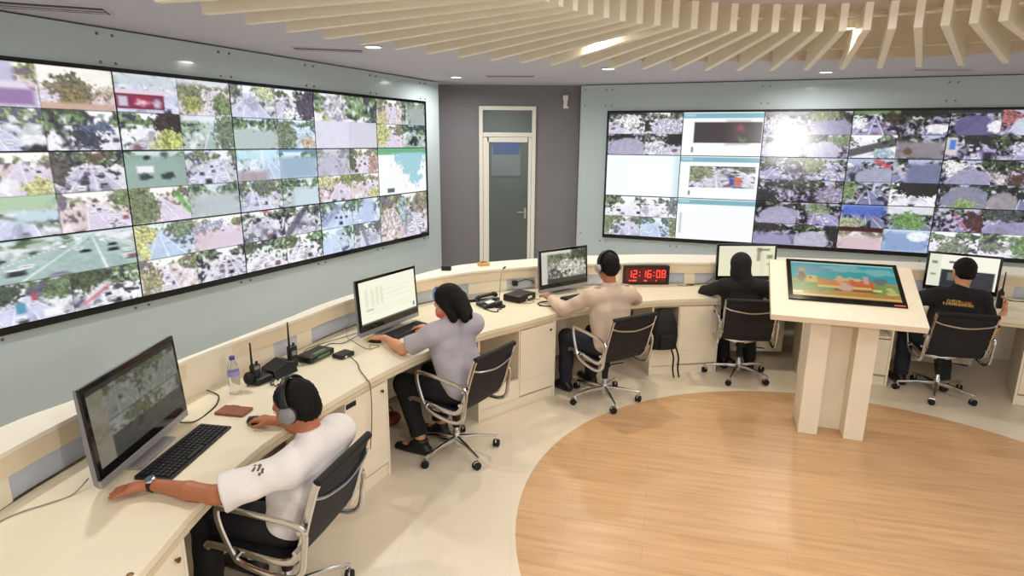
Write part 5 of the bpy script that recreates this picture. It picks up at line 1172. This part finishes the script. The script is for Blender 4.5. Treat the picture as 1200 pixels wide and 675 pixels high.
# radio in the right hand of person 5
rw = toworld(p5, K5['wr'] + V3(-.035, .03, .02)); radio(rw.x, rw.y, rw.z, p5.rotation_euler[2] + R_(80), 'black handheld radio held up in the right hand of the person with yellow back print', hgt=.15, ant=.17)
# yellow trim of the sleeve, yellow print on the back
sl = K5['shr'] + (K5['er'] - K5['shr']) * .9; dv = unit(K5['er'] - K5['shr'])
Q = Matrix.Translation(tuple(sl)) @ Vector(tuple(dv)).to_track_quat('Z', 'Y').to_matrix().to_4x4()
MB().lathe([(.066, -.014), (.068, -.012), (.068, .004), (.064, .006), (.06, -.005)], 24, Q).build('sleeve_trim', M['yellowtrim'], p5, smooth=True)
def surf_y(shirt, x, z):
    hit, loc, nrm, _ = shirt.ray_cast(Vector((x, -1, z)), Vector((0, 1, 0)))
    return (loc, nrm) if hit else (None, None)
bpy.context.view_layer.update()
rg = random.Random(3); pm = MB(); pm2 = MB()
for row, (z0, h_, xa, xb, mbx) in enumerate(((.875, .018, -.075, .02, pm), (.87, .02, .015, .10, pm2), (.85, .022, -.10, .12, pm))):
    x_ = xa
    while x_ < xb:
        wd_ = rg.uniform(.010, .016)
        for st in range(rg.randint(2, 3)):
            xx = x_ + st * wd_ / 2.4; zz = z0 - .1 * (xx * .6) + rg.uniform(-.002, .002)
            loc, nr = surf_y(K5['shirt'], xx, zz)
            if loc is None: continue
            tq = nr.to_track_quat('Y', 'Z').to_matrix()
            mbx.box(loc + nr * .0008, (.0036, .0024, h_), tq)
            if st == 0: mbx.box(loc + nr * .0008 + Vector((wd_ * .3, 0, rg.choice((-h_ / 2, 0, h_ / 2)))), (wd_ * .7, .0024, .0035), tq)
        x_ += wd_ + .005
for mbx, mm in ((pm, 'gold'), (pm2, 'orangep')):
    if mbx.v: mbx.build('back_print', M[mm], K5['shirt'])
# watch, sleeve patch of person 1
wv = unit(K1['wl'] - K1['el']); wp = K1['wl'] - wv * .012
Wm = Matrix.Translation(p1.location) @ Matrix.Rotation(p1.rotation_euler[2], 4, 'Z')
Q = Wm @ Matrix.Translation(tuple(wp)) @ Vector(tuple(wv)).to_track_quat('Z', 'Y').to_matrix().to_4x4()
wt_ = empty('wristwatch', Q.translation, 0, 'steel and black wristwatch on the left wrist of the white shirted person', 'watch'); wt_.rotation_euler = Q.to_euler()
MB().lathe([(.0265, -.009), (.0295, -.008), (.0295, .008), (.0265, .009)], 24).build('strap', M['black'], wt_, smooth=True)
upv = (Q.to_3x3().inverted() @ Vector((.25, -.35, 1))).normalized(); upv.z = 0; upv.normalize()
Q2 = Matrix.Translation(upv * .029) @ upv.to_track_quat('Z', 'Y').to_matrix().to_4x4()
cs = MB().lathe([(.001, -.004), (.019, -.004), (.021, .002), (.019, .007), (.016, .008), (.001, .008)], 24, Q2).build('case', M['chrome'], wt_, smooth=True)
MB().lathe([(.001, .0082), (.015, .0082), (.001, .0084)], 20, Q2).build('dial', mat('watch_dial', (70, 96, 130), .25), cs)
# dark emblem on the left sleeve of person 1
pa = K1['shl'] * .72 + K1['el'] * .28
for (ax, az, h_) in ((0, 0, .028), (.014, -.01, .02), (-.014, -.008, .022), (.006, .014, .012), (-.01, -.024, .012), (.02, .01, .01)):
    loc = None
    d_ = Vector((-.55, .1, .8)).normalized(); o_ = Vector(tuple(pa)) + d_ * .3 + Vector((0, ax * 1.3, 0)) + Vector((.8, 0, .55)) * az
    hit, loc, nr, _ = K1['shirt'].ray_cast(o_, -d_)
    if hit: MB().box(loc + nr * .0005, (.010, .0016, h_), nr.to_track_quat('Y', 'Z').to_matrix()).build('sleeve_emblem', mat('emblem', (112, 84, 76), .8) if ax == 0 else bpy.data.materials['emblem'], K1['shirt'])
# headset and coral mask of person 2
Hp = K2['Hp']
MB().tube([tuple(Hp(.098 * sin(a), .045, .098 * cos(a) + .03)) for a in np.linspace(-1.15, .2, 14)], .011, 8, flat=.5).build('hair_band', M['blueband'], p2, smooth=True)
Hp = K2['Hp']; g = Field(Hp(0, .05, -.04) - .12, Hp(0, .05, -.04) + .12, .0045)
g.ell(Hp(0, .045, -.045), (.062, .066, .06), K2['Hm'], k=0, cut=(Hp(0, .035, 0), K2['Hm'] @ V3(0, -1, 0))); g.cap(Hp(0, .1, -.02), Hp(0, .108, -.05), .016, .018, k=.02)
g.mesh('face_mask', M['coral'], p2)
# ------------------------------------------------------------------ light and camera
# added narrow spot beside the viewpoint, aimed to put glare on the right wall
pl = lamp((1.15, 0.0, 2.26), 520, .08, (1, .98, .95), kind='SPOT', name='glare_spot')
pl.data.spot_size = R_(11); pl.data.spot_blend = 1.0
pl.rotation_euler = (Vector((3.61, 8.06, 2.21)) - Vector((1.15, 0, 2.26))).to_track_quat('-Z', 'Y').to_euler()
lamp((1.13, -.02, 2.25), 100, .09, (1, .985, .96), kind='POINT', name='flash_lamp')
w = bpy.data.worlds.new('room_light'); SC.world = w; w.use_nodes = True
w.node_tree.nodes['Background'].inputs[0].default_value = (1, .985, .965, 1); w.node_tree.nodes['Background'].inputs[1].default_value = .95
cam = bpy.data.cameras.new('camera'); co = bpy.data.objects.new('camera', cam); COL.objects.link(co)
pt, rl = .2365, .008
fw = Vector((0, cos(pt), -sin(pt))); u0 = Vector((0, sin(pt), cos(pt))); r0 = Vector((1, 0, 0))
ri = r0 * cos(rl) + u0 * sin(rl); upv = -r0 * sin(rl) + u0 * cos(rl)
mw = Matrix.Identity(4)
for i in range(3): mw[i][0] = ri[i]; mw[i][1] = upv[i]; mw[i][2] = -fw[i]
mw.translation = (0, 0, 2.15); co.matrix_world = mw
cam.sensor_width = 36; cam.sensor_fit = 'HORIZONTAL'; cam.lens = 712.73 * 36 / 1200; cam.clip_start = .05
SC.camera = co
vs = SC.view_settings; SC.display_settings.display_device = 'sRGB'
vs.view_transform = 'Standard'; vs.look = 'None'; vs.exposure = 0; vs.gamma = 1; vs.use_curve_mapping = False
SC.cycles.max_bounces = 6; SC.cycles.diffuse_bounces = 4; SC.cycles.use_denoising = True
SC.cycles.sample_clamp_indirect = 6
